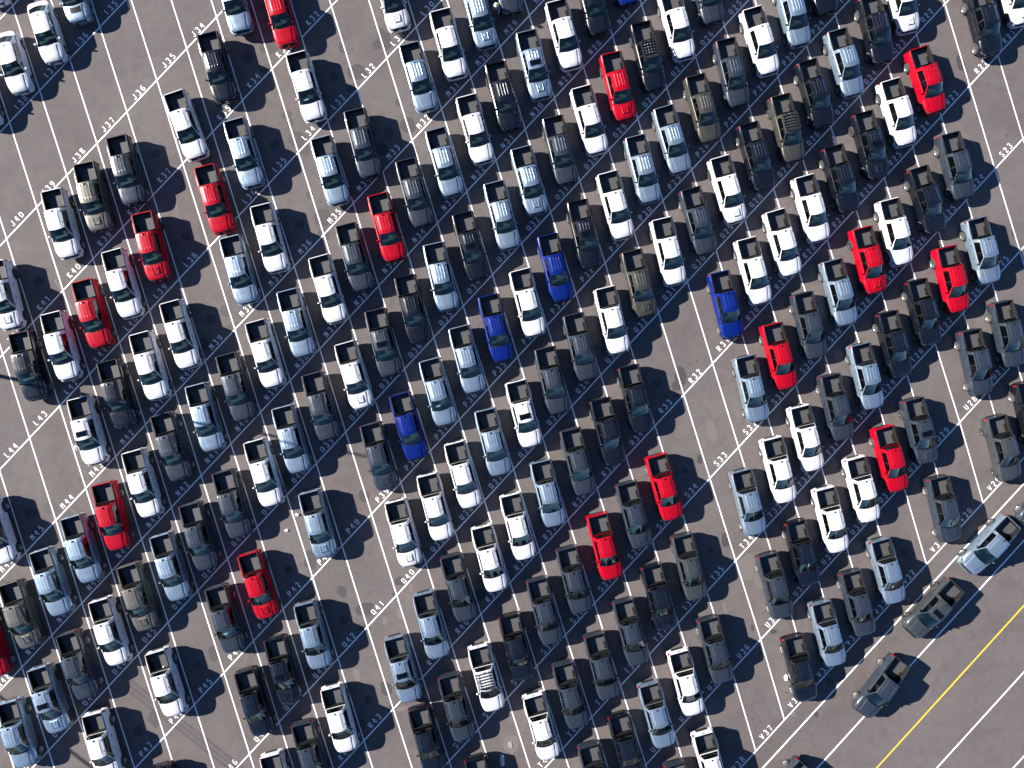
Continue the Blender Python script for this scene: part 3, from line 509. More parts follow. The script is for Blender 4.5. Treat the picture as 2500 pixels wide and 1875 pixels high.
def empty(name, x, y, rz, z=0):
    o = bpy.data.objects.new(name, None); COL.objects.link(o); o.location = (x, y, z); o.rotation_euler = (0, 0, rz); o.empty_display_size = .5; return o
def describe(o, label, cat, group=None):
    o['label'] = label; o['category'] = cat
    if group: o['group'] = group
    return o
def add_wheels(root, S, tyre, rim, track):
    for yw in (S.yf, S.yr):
        for sd in (1, -1):
            w = bpy.data.objects.new('wheel', tyre); COL.objects.link(w); w.parent = root; w.location = (sd*track, yw, S.rw); w.rotation_euler = (random.uniform(0, 6.28), 0, 0 if sd > 0 else math.pi)
            o = obj('rim', rim, w)
PROTO = {}
def make_truck(col, flags):
    """first truck of a colour and trim; later ones are copies of it"""
    key = (col, flags)
    r_ = empty('pickup_truck', 0, 0, 0)
    P = lambda me: painted(me, col)
    body = obj('body', P(K.body), r_)
    obj('chassis', K.chassis, r_)
    cab = obj('cab', P(K.cab_sun if 'r' in flags else K.cab), r_)
    obj('antenna', K.fin, cab)
    for m_ in K.molding: obj('roof_molding', m_, cab)
    hood = obj('hood', P(K.hood), r_)
    if 's' in flags: obj('hood_scoop', P(K.scoop), hood)
    ws = obj('windshield', K.ws, r_)
    for m_ in K.wiper: obj('wiper', m_, ws)
    obj('rear_window', K.rear_glass, r_); obj('cowl', K.cowl, r_)
    for m_ in K.sw.values(): obj('side_window', m_, r_)
    for k_, m_ in K.door.items():
        d_ = obj('door', P(m_), r_); obj('door_handle', K.handle[k_], d_)
    obj('bed_liner', K.liner, r_)
    for m_ in K.rail: obj('bed_rail', m_, r_)
    tg = obj('tailgate', P(K.tailgate), r_); obj('tailgate_handle', K.tg_handle, tg)
    obj('rear_bumper', P(K.rbumper), r_); obj('front_bumper', P(K.fbumper), r_)
    g = obj('grille', K.grille, r_); obj('badge', K.badge, g)
    for m_ in K.tl: obj('tail_light', m_, r_)
    for m_ in K.hl: obj('headlight', m_, r_)
    for m_ in K.mirror: obj('mirror', P(m_), r_)
    obj('seats', K.seats, r_); ds = obj('dashboard', K.dash, r_)
    if 'r' in flags:
        f_ = obj('sunroof_frame', K.sr_frame, r_); obj('sunroof', K.sunroof, f_); f_.location.z = .038
        f_.children[0].location.z = -.030
    if 'k' in flags:
        rk = obj('roof_rack', K.fairing, r_)
        for m_ in K.rackside: obj('rack_rail', m_, rk)
        for yy in (.10, -.12, -.34, -.56, -.80): obj('rack_bar', K.rackbar, rk).location.y = yy
    add_wheels(r_, TRUCK, K.tyre, K.rim_b if ('s' in flags or 'k' in flags or col == 'M') else K.rim, .845)
    return r_
def copy_tree(o, parent=None):
    c = o.copy(); COL.objects.link(c)
    if parent: c.parent = parent
    for ch in o.children: copy_tree(ch, c)
    return c
def place_truck(x, y, head, col, flags, label, group):
    paper = 'p' in flags; fl = flags.replace('p', '')
    k = (col, fl)
    if k not in PROTO: PROTO[k] = t = make_truck(col, fl)
    else:
        src = PROTO[k]; t = copy_tree(src)
    t.location = (x, y, 0); t.rotation_euler = (0, 0, head-math.pi/2)
    describe(t, label, 'pickup truck', group)
    return t, paper
# ------------------------------------------------------------------ ground, painted lines, stall numbers, stains
lot = obj('parking_lot', MB().add([(-400, -400, 0), (400, -400, 0), (400, 400, 0), (-400, 400, 0)], [(0, 1, 2, 3)]).mesh('parking_lot', [asphalt_mat]), None, kind='structure')
D = Vector((math.cos(TH), math.sin(TH)))            # along a row, towards higher numbers
PD = Vector((D.y, -D.x))
if PD.dot(Vector((-1, 1))) < 0: PD = -PD            # towards the upper left, where the stall of the number lies
LET = 'FGHIJKLMNOPQRSTUV'
def P2(L, n): return Vector(ROWS[L])+D*STEP*(n-30)
def strip(pts, w, z, name, m):
    v = []; n_ = len(pts)
    for i, p in enumerate(pts):
        a = pts[max(0, i-1)]; c = pts[min(n_-1, i+1)]; t = (c-a).normalized(); q = Vector((-t.y, t.x))*w/2
        jit = random.uniform(-.006, .006)
        v += [(p.x+q.x*(1+jit*8), p.y+q.y*(1+jit*8), z), (p.x-q.x, p.y-q.y, z)]
    return obj(name, MB().add(v, [(2*i, 2*i+1, 2*i+3, 2*i+2) for i in range(n_-1)]).mesh(name, [m]), lot)
for L in range(17):                                   # the long diagonal row lines
    a, b = P2(L, -2), P2(L, 64); strip([a.lerp(b, i/66) for i in range(67)], .098, .012, 'row_line', white_line)
for k in range(-22, 34):                              # the stall lines run through all rows, one number further per row
    strip([P2(L, 24+k+L) for L in range(17)], .092, .008, 'stall_line', white_line)
for nm, a, b in ROAD:
    a, b = Vector(a), Vector(b); t = (b-a).normalized(); a -= t*60; b += t*60
    strip([a.lerp(b, i/60) for i in range(61)], .135 if nm == 'yellow' else .115, .012, 'road_line', yellow_line if nm == 'yellow' else white_line)
GL = {
 '0': [[(.23, .98), (.05, .82), (.05, .18), (.23, .02)], [(.37, .98), (.55, .82), (.55, .18), (.37, .02)]],
 '1': [[(.10, .84), (.30, 1.0), (.30, 0)]],
 '2': [[(.05, .76), (.12, .95), (.30, 1.0), (.50, .92), (.54, .72), (.32, .38), (.14, .15)], [(.06, .03), (.56, .03)]],
 '3': [[(.06, .90), (.22, 1.0), (.42, .98), (.52, .84), (.50, .68), (.30, .56)], [(.38, .48), (.53, .36), (.54, .16), (.40, .01), (.20, .01), (.05, .13)]],
 '4': [[(.36, 1.0), (.04, .36), (.34, .36)], [(.44, .96), (.44, .46)], [(.44, .26), (.44, 0)], [(.50, .36), (.58, .36)]],
 '5': [[(.52, .99), (.14, .99), (.10, .60)], [(.18, .60), (.40, .62), (.55, .46), (.55, .18), (.40, .01), (.18, .01), (.05, .13)]],
 '6': [[(.50, .92), (.34, 1.0), (.14, .88), (.05, .65), (.05, .30), (.14, .08), (.24, .02)], [(.36, .02), (.53, .14), (.54, .40), (.42, .56), (.20, .52)]],
 '7': [[(.04, .98), (.56, .98), (.46, .74)], [(.40, .60), (.26, 0)]],
 '8': [[(.24, 1.0), (.08, .90), (.08, .66), (.24, .56)], [(.36, 1.0), (.52, .90), (.52, .66), (.36, .56)], [(.22, .46), (.04, .36), (.04, .13), (.22, 0)], [(.38, .46), (.56, .36), (.56, .13), (.38, 0)]],
 '9': [[(.10, .08), (.26, 0), (.46, .12), (.55, .35), (.55, .70), (.46, .92), (.36, .98)], [(.24, .98), (.07, .86), (.06, .60), (.18, .44), (.40, .48)]],
 'H': [[(.06, 0), (.06, 1)], [(.54, 0), (.54, 1)], [(.16, .5), (.44, .5)]], 'G': [[(.52, .85), (.35, 1), (.12, .9), (.05, .5), (.12, .1), (.3, 0)], [(.40, .02), (.54, .15), (.54, .45), (.35, .45)]], 'F': [[(.08, 0), (.08, 1)], [(.2, .97), (.54, .97)], [(.2, .52), (.45, .52)]],
 'I': [[(.30, 0), (.30, 1)]], 'J': [[(.46, 1), (.46, .2), (.36, .04)], [(.24, .01), (.10, .08), (.05, .26)]], 'K': [[(.08, 0), (.08, 1)], [(.20, .55), (.52, 1)], [(.20, .45), (.55, 0)]],
 'L': [[(.08, 1), (.08, 0)], [(.22, .03), (.42, .03)]], 'M': [[(.05, 0), (.05, 1)], [(.14, .92), (.30, .50)], [(.32, .46), (.46, .92)], [(.55, 0), (.55, 1)]], 'N': [[(.06, 0), (.06, 1)], [(.15, .92), (.44, .10)], [(.54, 0), (.54, 1)]],
 'P': [[(.08, 0), (.08, 1)], [(.20, .98), (.44, .98), (.54, .86), (.54, .64), (.43, .51), (.20, .51)]], 'R': [[(.08, 0), (.08, 1)], [(.20, .98), (.44, .98), (.54, .86), (.54, .66), (.43, .53), (.20, .53)], [(.30, .42), (.55, 0)]],
 'S': [[(.53, .84), (.42, .99), (.18, .99), (.06, .86), (.08, .66), (.27, .56)], [(.34, .48), (.53, .37), (.54, .15), (.42, .01), (.18, .01), (.05, .16)]], 'T': [[(.02, .97), (.24, .97)], [(.36, .97), (.58, .97)], [(.30, .86), (.30, 0)]],
 'U': [[(.06, 1), (.06, .2), (.23, .02)], [(.37, .02), (.54, .2), (.54, 1)]], 'V': [[(.03, 1), (.26, .04)], [(.34, .04), (.57, 1)]]}
GL['O'] = GL['0']; GL['Q'] = GL['0']+[[(.36, .24), (.60, -.04)]]
GH = .44; SW = .067
def glyphs(text, origin, ex, ey, z):
    b = MB(); xo = 0
    for ch in text:
        for line in GL[ch]:
            q = [Vector((xo+x*GH*.92, y*GH)) for x, y in line]
            for i, p in enumerate(q):
                pass
            L_, R_ = [], []
            for i, p in enumerate(q):
                a = q[max(0, i-1)]; c = q[min(len(q)-1, i+1)]; t = (c-a).normalized(); nn = Vector((-t.y, t.x))*SW/2
                L_.append(p+nn); R_.append(p-nn)
            v = []
            for l_, r_ in zip(L_, R_):
                for w in (l_, r_): v.append((origin.x+ex.x*w.x+ey.x*w.y, origin.y+ex.y*w.x+ey.y*w.y, z))
            b.add(v, [(2*i, 2*i+1, 2*i+3, 2*i+2) for i in range(len(q)-1)])
        xo += .47
    return b
EX = -D
for L in range(2, 17):
    for n in range(10, 60):
        c = P2(L, n-.5)
        if abs(c.x) > 43 or abs(c.y) > 33: continue
        c = c+Vector((random.uniform(-.05, .05), random.uniform(-.05, .05)))
        tw = .94+.26; o_ = c-EX*tw/2+PD*(.19+random.uniform(-.02, .02))
        rr = random.uniform(-.02, .02); ex = Vector((EX.x*math.cos(rr)-EX.y*math.sin(rr), EX.x*math.sin(rr)+EX.y*math.cos(rr))); ey = Vector((-ex.y, ex.x))
        if ey.dot(PD) < 0: ey = -ey
        obj('stall_number', glyphs(LET[L]+str(n), o_, ex, ey, .016).mesh('stall_number', [stencil_paint], smooth=False), lot)
def blotch(x, y, rx, ry, z, m, name, seed):
    rnd = random.Random(seed); ph = [rnd.uniform(0, 6.28) for _ in range(5)]; am = [.10, .08, .06, .05, .035]; k = 30; rot = R(15)
    ring = []
    for i in range(k):
        a = 2*math.pi*i/k; s = 1+sum(am[j]*math.sin((j+2)*a+ph[j]) for j in range(5))*.62
        px_, py_ = rx*s*math.cos(a), ry*s*math.sin(a); ring.append((x+px_*math.cos(rot)-py_*math.sin(rot), y+px_*math.sin(rot)+py_*math.cos(rot), z))
    return obj(name, MB().add(ring, [tuple(range(k))]).mesh(name, [m]), lot)
for i, s in enumerate(STAINS): blotch(*s, .003+.00001*i, wet_stain, 'wet_stain', i)
for i, s in enumerate(PALE): blotch(*s, .002+.00001*i, pale_stain, 'pale_stain', 100+i)
# small oil drips scattered over the lot
db = MB(); rnd = random.Random(5)
spots = [(rnd.uniform(-44, 44), rnd.uniform(-34, 34), rnd.uniform(.012, .05)) for i in range(380)]
for L in range(2, 17):                                # drips under the engines, near the head of each stall
    for n in range(10, 60):
        c = P2(L, n-.5)+PD*1.3-D*.25
        if abs(c.x) > 44 or abs(c.y) > 34: continue
        for q in range(rnd.randint(0, 5)): spots.append((c.x+rnd.gauss(0, .35), c.y+rnd.gauss(0, .35), rnd.uniform(.015, .085)))
for i, (x, y, r_) in enumerate(spots):
    ph = rnd.uniform(0, 6)
    db.add([(x+r_*(1+.35*math.sin(3*q+ph))*math.cos(q), y+r_*(1+.35*math.sin(2*q+ph))*math.sin(q), .0045+.0000006*i) for q in [k*math.pi/4 for k in range(8)]], [tuple(range(8))])
obj('oil_drips', db.mesh('oil_drips', [wet_stain]), lot, kind='stuff')

# faint arcs and rings left by turning tyres
rnd = random.Random(11)
for i, (x, y, r_) in enumerate([(1, -14.3, .8), (-10.3, -16.5, .75), (15.2, 3.4, .85), (34.6, -13.9, .9), (26.4, -27.8, .7), (22.8, -28.4, .6), (36.5, 23.6, 1.1), (38.3, 25.7, .9), (18.5, -16.4, .6), (-27.5, 16.9, .9), (-22.4, -16.3, 1.0), (14.6, -1.8, .7), (31.3, -27.4, .8), (-34.6, 8.5, .8), (40.6, 20.5, 1.3), (20.9, -25.6, .9)]):
    a0 = rnd.uniform(0, 6.28); sp_ = rnd.uniform(2.0, 6.0)
    strip([Vector((x+r_*(1+.05*math.sin(3*a))*math.cos(a), y+r_*math.sin(a))) for a in [a0+sp_*k/20 for k in range(21)]], .045, .0030+.00002*i, 'tyre_mark', skid_mat)
for i in range(12):
    p0 = Vector((rnd.uniform(-40, 40), rnd.uniform(-30, 30))); h_ = R(-72)+rnd.uniform(-.5, .5); cv = rnd.uniform(-.10, .10)
    pts = [p0]
    for k in range(16): h_ += cv*.3; pts.append(pts[-1]+Vector((math.cos(h_), math.sin(h_)))*.35)
    strip(pts, .16, .0026+.00002*i, 'tyre_mark', skid_mat)

# ------------------------------------------------------------------ pickups in the stalls
build_kit()
CN = {'W': 'white', 'S': 'silver', 'G': 'dark grey', 'K': 'black', 'R': 'red', 'B': 'blue', 'O': 'bronze', 'M': 'grey green', 'Y': 'olive grey'}
GROUP = 'pickup trucks parked in the numbered stalls'
EXTRA = {'s': 'with a scooped hood', 'r': 'with a sunroof', 'k': 'with a black roof rack', 'rs': 'with sunroof and scooped hood'}
SPECIAL = {('K33', 'S'): 'silver pickup truck straddling the J row line at the top edge, beside the red pickup', ('P48', 'W'): 'white pickup truck cut off by the bottom edge, left of the number P47', ('Q48', 'K'): 'black pickup truck of which only the tail shows at the bottom edge below P47', ('R46', 'W'): 'white pickup truck showing only its open bed at the bottom edge, lower left', ('R45', 'G'): 'dark grey pickup truck at the bottom edge, left of the white pickup beside R43', ('S43', 'K'): 'black pickup truck at the bottom edge, below the silver pickup at R42', ('T43', 'K'): 'black pickup truck with a roof rack, only its tail showing beside the pale concrete patch', ('U40', 'K'): 'black pickup truck at the bottom edge, left of the silver pickup at U39', ('U41', 'G'): 'dark grey pickup truck at the bottom edge, right of the white pickup at T41', ('V39', 'W'): 'white pickup truck cut off by the bottom edge beside the painted number V38', ('V40', 'G'): 'dark grey pickup truck showing only its tail, left of the white one near V38'}
papers = []
for x, y, hd, col, fl, stall in TRUCKS:
    f2 = fl.replace('p', '').replace('sr', 'rs'); ex = EXTRA.get(f2, '')
    lab = SPECIAL.get((stall, col)) or ' '.join(('%s pickup truck %s parked nose to painted stall number %s' % (CN[col], ex, stall)).split())
    t, paper = place_truck(x, y, R(hd), col, fl, lab, GROUP)
    if paper: papers.append((t, stall))
for t, stall in papers:
    p = obj('paper_sheet', K.paper, None); p.location = t.location; p.rotation_euler = t.rotation_euler
    describe(p, 'pale paper sheet lying on the dashboard of the pickup at %s' % stall, 'paper', 'papers left on dashboards')
# pickups on the drive lane
for (fx, fy), (tx, ty), col, fl, lab in (
    ((38.24, -15.40), (42.0, -11.45), 'S', '', 'silver pickup truck driving on the lane, beside the right edge of the photo'),
    ((33.70, -20.45), (37.32, -16.62), 'M', 'r', 'grey green pickup truck with a sunroof on the drive lane'),
    ((29.654, -26.997), (32.926, -22.618), 'G', '', 'dark grey pickup truck driving alone on the lane nearest the yellow line')):
    f = Vector((fx, fy)); b = Vector((tx, ty)); d_ = (f-b).normalized(); c = (f+b)/2
    place_truck(c.x*.985, c.y*.985, math.atan2(d_.y, d_.x), col, fl, lab, 'pickup trucks on the drive lane')
place_truck(44.05, -9.55, R(-128), 'G', '', 'dark grey pickup truck on the lane cut off by the right edge of the photo', 'pickup trucks on the drive lane')
place_truck(23.0, -32.5, R(-131), 'G', '', 'dark grey pickup truck on the lane cut off by the bottom edge of the photo', 'pickup trucks on the drive lane')

# ------------------------------------------------------------------ cars at the upper left
def make_car(S, col, name, kind, track, decal=False):
    r_ = empty(name, 0, 0, 0); P = lambda me: painted(me, col)
    obj('body', P(body_mesh(S, name+'_body')), r_); cab_, rg = greenhouse_mesh(S, name+'_cab', () if kind == 'car' else (-.7, .7))
    cb = obj('roof', P(cab_), r_); obj('rear_window', rg, r_)
    ws = obj('windshield', windshield_mesh(S, 'windshield'), r_)
    for x0, x1 in ((-.60, -.02), (.0, .54)):
        b = MB(); b.tube([(x0, S.wc[0]-.06, S.belt+.03), (x1, S.wc[0]-.02, S.belt+.05)], .011, 4); obj('wiper', b.mesh('wiper', [trim_dark]), ws)
    hd = obj('hood', P(hood_mesh(S, name+'_hood')), r_)
    b = MB(); ch = [(u*.78, lerp(S.lines[0][0], S.wc[0], 1-abs(u)**2.2)-.01, S.belt-.012) for u in (-1, -.5, 0, .5, 1)]; b.grid([ch, [(x, y+.09, z+.005) for x, y, z in ch]]); obj('cowl', b.mesh('cowl', [black_plastic]), r_)
    for c in (1, 3):
        for sd in (1, -1): obj('side_window', side_window_mesh(S, c, sd, 'side_window'), r_)
    yB = (S.lines[2][0]+S.lines[3][0])/2
    for i, yy in enumerate(((yB+.01, S.lines[0][0]-.04), (S.lines[4][0]+.30 if S.rb[0] < -2.1 else S.lines[4][0]+.18, yB-.01))):
        for sd in (1, -1):
            d_ = obj('door', P(patch(S, *yy, 1, 5, sd).mesh(name+'_door', [None], sharp=45)), r_)
            x = prof(yy[0]+.05, S)[4][0]; b = MB(); b.box(*sorted((sd*x, sd*(x+.03))), yy[0]+.04, yy[0]+.20, S.belt-.2, S.belt-.17); obj('door_handle', b.mesh('door_handle', [PAINT[col]]), d_)
    f = S.front
    b = MB(); o_ = [(.86, f-.30), (.80, f-.10), (.62, f+.08), (.3, f+.15), (0, f+.17)]; o_ = o_+[(-x, y) for x, y in o_[-2::-1]]
    b.grid([[(x*s, y-(1-s)*1.2, z) for x, y in o_] for z, s in ((S.sill-.02, .96), (S.sill+.12, 1), (S.hz1-.22, 1), (S.hz1-.10, .97), (S.hz1-.03, .90))]); obj('front_bumper', b.mesh(name+'_front_bumper', [PAINT[col]]), r_)
    b = MB(); b.prism([(.58, f+.02), (.4, f+.145), (-.4, f+.145), (-.58, f+.02), (-.5, f-.1), (.5, f-.1)], S.sill+.10, S.hz1-.07, 0, -.01); obj('grille', b.mesh('grille', [trim_dark]), r_)
    for sx in (-1, 1):
        b = MB(); b.prism([(sx*.48, f+.05), (sx*.66, f-.01), (sx*.80, f-.16), (sx*.83, f-.34), (sx*.74, f-.22), (sx*.5, f-.03)], S.hz1-.12, S.hz1-.005, 0, .05); obj('headlight', b.mesh('headlight', [lamp_lens]), r_)
        b = MB(); rr = S.rear; b.prism([(sx*.52, rr-.03), (sx*.76, rr+.0), (sx*.84, rr+.14), (sx*.80, rr+.2), (sx*.52, rr+.06)], S.belt-.24, S.belt-.10, 0, .05); obj('tail_light', b.mesh('tail_light', [red_lens]), r_)
        ym = S.lines[1][0]-.08; b = MB(); b.prism([(sx*.86, ym), (sx*1.0, ym-.02), (sx*1.05, ym+.05), (sx*.98, ym+.14), (sx*.88, ym+.12)], S.belt+.02, S.belt+.15, 0, .15); obj('mirror', b.mesh('mirror', [PAINT[col]]), r_)
    b = MB(); o_ = [(.80, S.rear+.25), (.76, S.rear), (.5, S.rear-.10), (0, S.rear-.13)]; o_ = o_+[(-x, y) for x, y in o_[-2::-1]]
    b.grid([[(x*s, y+(1-s)*1.2, z) for x, y in o_] for z, s in ((S.sill, .96), (S.sill+.1, 1), (S.belt-.36, 1), (S.belt-.30, .95))]); obj('rear_bumper', b.mesh(name+'_rear_bumper', [PAINT[col]]), r_)
    b = MB(); yr_ = S.lines[5][1]+.22; zr_ = S.rz+S.crown-.03; b.add([(-.025, yr_-.09, zr_), (.025, yr_-.09, zr_), (.01, yr_+.08, zr_), (-.01, yr_+.08, zr_), (0, yr_-.09, zr_+.08)], [(0, 1, 4), (1, 2, 4), (2, 3, 4), (3, 0, 4)]); obj('antenna', b.mesh('antenna', [trim_dark]), cb)
    b = MB(); b.box(-.6, .6, S.rear+.15, S.front-.15, S.sill-.06, S.sill+.3); obj('chassis', b.mesh('chassis', [trim_dark]), r_)
    b = MB(); zf = S.sill+.47
    for sx in (-1, 1):
        b.box(sx*.36-.25, sx*.36+.25, -.25, .3, zf, zf+.12, 0, .03, .03); b.box(sx*.36-.24, sx*.36+.24, -.42, -.24, zf, zf+.5, 0, .05, .03)
    b.box(-.62, .62, -1.25, -.8, zf, zf+.12, 0, .03); b.box(-.62, .62, -1.4, -1.22, zf, zf+.5, 0, .06, .02); obj('seats', b.mesh('seats', [interior_mat]), r_)
    b = MB(); b.prism([(-.70, 1.0), (-.68, .70), (.68, .70), (.70, 1.0), (.4, 1.12), (-.4, 1.12)], S.belt-.22, S.belt-.04, 0, .03); obj('dashboard', b.mesh('dashboard', [dash_mat]), r_)
    if kind == 'suv':
        for sx in (-1, 1):
            b = MB(); b.tube([(sx*.60, .25, S.rz+.03), (sx*.60, .1, S.rz+.07), (sx*.585, -1.5, S.rz+.06), (sx*.585, -1.7, S.rz+.02)], .02, 5); obj('roof_rail', b.mesh('roof_rail', [black_plastic]), cb)
    if decal:
        b = MB(); rows = []
        for y in (1.30, 1.4, 1.5, 1.62, 1.72): rows.append([(u*.84, y+(.06 if y < 1.35 else .02)*(1-(u/.5)**2), hood_top(S, u, y)+.010) for u in (-.5, -.38, -.2, 0, .2, .38, .5)])
        b.grid(rows); obj('hood_decal', b.mesh('hood_decal', [trim_dark]), hd)
    ty, rm = wheel_meshes(S.rw, .22, alloy, name); add_wheels(r_, S, ty, rm, track)
    return r_
def hood_top(S, u, y):
    t = clamp((y-S.hood0-.03)/(S.front-S.hood0-.02), 0, 1); Pp = prof(min(y, S.front-.001), S); w = Pp[3][0]
    return lerp(Pp[8][1], Pp[6][1], (u/(w-.15))**2)+.012+.042*(1-.5*t)+.006
def put(o, nose, head, half, label, cat, group=None):
    o.location = (nose[0]-math.cos(head)*half, nose[1]-math.sin(head)*half, 0); o.rotation_euler = (0, 0, head-math.pi/2); describe(o, label, cat, group); return o
H0 = R(-74)
GC = 'cars in the upper left rows'
sed = make_car(SEDAN, 'W', 'sedan', 'car', .80)
put(sed, (-33.60, 24.38), H0, 2.42, 'white sedan parked nose to the painted stall number I37', 'sedan', GC)
put(copy_tree(sed), (-36.12, 22.02), H0, 2.42, 'white sedan parked nose to the painted stall number I38', 'sedan', GC)
put(copy_tree(sed), (-38.50, 19.45), H0, 2.42, 'white car cut off by the left edge, nose below the number I38', 'sedan', GC)
put(copy_tree(sed), (-37.95, 28.72), H0, 2.42, 'white car whose nose just enters at the upper left corner', 'sedan', GC)
suv = make_car(SUV, 'S', 'suv', 'suv', .80, True)
put(suv, (-31.62, 27.45), H0, 2.34, 'silver sport utility vehicle with a black hood decal, nose to number I36', 'suv', GC)

# ------------------------------------------------------------------ lamp post west of the frame (its long shadow lies across the left rows)
lp = empty('lamp_post', -42.13, 1.12, 0)
HP = 16.6
b = MB(); b.tube([(0, 0, 0), (0, 0, .75)], .36, 16); obj('base', b.mesh('base', [concrete_mat]), lp)
b = MB(); b.tube([(0, 0, .75), (0, 0, HP)], [.16, .085], 12); obj('pole', b.mesh('pole', [simple('galvanised_steel', (.3, .3, .31), .5, .6, noise=.15, nscale=4)]), lp)
b = MB(); b.tube([(0, -1.1, HP-.1), (0, 1.1, HP-.1)], .05, 8); obj('cross_arm', b.mesh('cross_arm', [chrome]), lp)
for yy in (-1.1, 1.1):
    b = MB(); b.box(-.28, .28, yy-.2, yy+.2, HP-.18, HP+.02, 0, .03, .03); obj('lamp_head', b.mesh('lamp_head', [black_plastic]), lp)
describe(lp, 'tall steel lamp post standing just left of the photo, casting the long thin shadow', 'lamp post')

# ------------------------------------------------------------------ overhead cables west and south of the frame (their shadows fall into it)
def cable(p, r_, h, label):
    off = Vector((math.cos(SHADOW_AZ), math.sin(SHADOW_AZ)))*h/math.tan(SUN_EL); d_ = Vector((math.cos(R(-38.8)), math.sin(R(-38.8)))); c = Vector(p)-off
    a, e = c-d_*58, c+d_*46; b = MB(); b.tube([(*a.lerp(e, k/12), h-.35*(1-((k-6)/6)**2)+.35*.9) for k in range(13)], r_, 6); o = obj('overhead_cable', b.mesh('overhead_cable', [black_plastic])); describe(o, label, 'cable', 'overhead cables outside the photo'); return a, e
WA, WE = cable(WIRE_A, .10, 12.0, 'thick black overhead cable outside the photo, its shadow slanting across the lower left corner')
for k in range(3): cable((WIRE_B[0]+.30*k, WIRE_B[1]+.22*k), .022, 11.0, ('leftmost', 'middle', 'rightmost')[k]+' of three thin black overhead cables outside the photo, faint shadows near P46')
for p_, w_ in ((WA, 'beyond the left edge of'), (WE, 'below the bottom edge of')):
    up = empty('utility_pole', p_.x, p_.y, 0); b = MB(); b.tube([(0, 0, 0), (0, 0, 13)], [.17, .12], 10); obj('pole', b.mesh('pole', [simple('weathered_wood', (.12, .09, .065), .85, noise=.3, nscale=5)]), up)
    b = MB(); b.box(-1.2, 1.2, -.06, .06, 11.6, 11.75); obj('cross_arm', b.mesh('cross_arm', [black_plastic]), up); describe(up, 'wooden utility pole standing %s the photo and carrying the overhead cables' % w_, 'utility pole', 'utility poles outside the photo')

# ------------------------------------------------------------------ litter, broken concrete, attendant
def crumple(name, x, y, rx, ry, h, m, label, cat, seed, z=0):
    rnd = random.Random(seed); bm = bmesh.new(); bmesh.ops.create_icosphere(bm, subdivisions=3, radius=1)
    for v in bm.verts:
        s = rnd.uniform(.62, 1.1); v.co = Vector((v.co.x*rx*s, v.co.y*ry*s, max(0.0, v.co.z*.6+.4)*h*rnd.uniform(.6, 1.2)))
    me = bpy.data.meshes.new(name); bm.to_mesh(me); bm.free(); me.materials.append(m)
    o = obj(name, me); o.location = (x, y, z); describe(o, label, cat); return o
plastic = simple('white_plastic_film', (.62, .62, .64), .35, noise=.2, nscale=3)
crumple('plastic_bag', -15.42, -10.63, .16, .13, .12, plastic, 'crumpled white plastic bag on the asphalt left of the line behind stall P41', 'bag', 1)
crumple('plastic_bag', -16.24, -11.87, .17, .12, .12, plastic, 'crumpled white plastic bag lying in the empty stall between O41 and P41', 'bag', 2)
crumple('plastic_bag', -32.50, -5.30, .20, .24, .2, plastic, 'grey white plastic bag beside the white pickup with a sunroof at M43', 'bag', 3)
crumple('plastic_bag', 23.56, -23.94, .18, .26, .2, plastic, 'white plastic bag beside the black pickup at V36', 'bag', 4)
crumple('plastic_sheet', .72, -30.25, .22, .5, .35, simple('clear_plastic_sheet', (.35, .42, .5), .25, noise=.4, nscale=2), 'crumpled shiny plastic sheet in the shadow beside a pickup at the bottom edge', 'sheet', 5)
def seam(pts, name='asphalt_seam'):
    rnd = random.Random(len(pts)*7); q = []
    for a, c in zip(pts, pts[1:]):
        for k in range(12): q.append(Vector(a).lerp(Vector(c), k/12)+Vector((rnd.uniform(-.05, .05), rnd.uniform(-.05, .05))))
    strip(q, .035, .0035, name, pale_stain)
seam([(20.9, -19.9), (25.6, -21.1), (31.6, -19.6), (38.9, -18.2), (43.5, -18.9)]); seam([(-11.9, -5.6), (-8.2, -1.9), (-7.2, -5.2)]); seam([(-33.5, -16.2), (-22.5, -9.5)]); seam([(5.0, -14.5), (14.0, -6.5)])
crumple('plastic_bag', -25.49, -22.25, .14, .12, .14, plastic, 'crumpled plastic bag lying in the open bed of the white pickup at P46', 'bag', 9, .72)
blotch(1.45, -29.0, .62, .75, .006, pale_stain, 'worn_asphalt', 55)
rnd = random.Random(3); ph = MB()
for i in range(7):
    a = rnd.uniform(0, 6.28); r_ = rnd.uniform(0, .17); cx, cy = 1.42+.45*r_*math.cos(a)+.0, -29.04+1.0*r_*math.sin(a)
    k = 7; poly = [(cx+rnd.uniform(.10, .17)*math.cos(2*math.pi*j/k), cy+rnd.uniform(.12, .20)*math.sin(2*math.pi*j/k)) for j in range(k)]; ph.prism(poly, .0, .012+.006*i, 0, .15)
o = obj('broken_concrete', ph.mesh('broken_concrete', [concrete_mat], smooth=False)); describe(o, 'pale broken patch of concrete in the asphalt near the bottom edge', 'concrete patch')

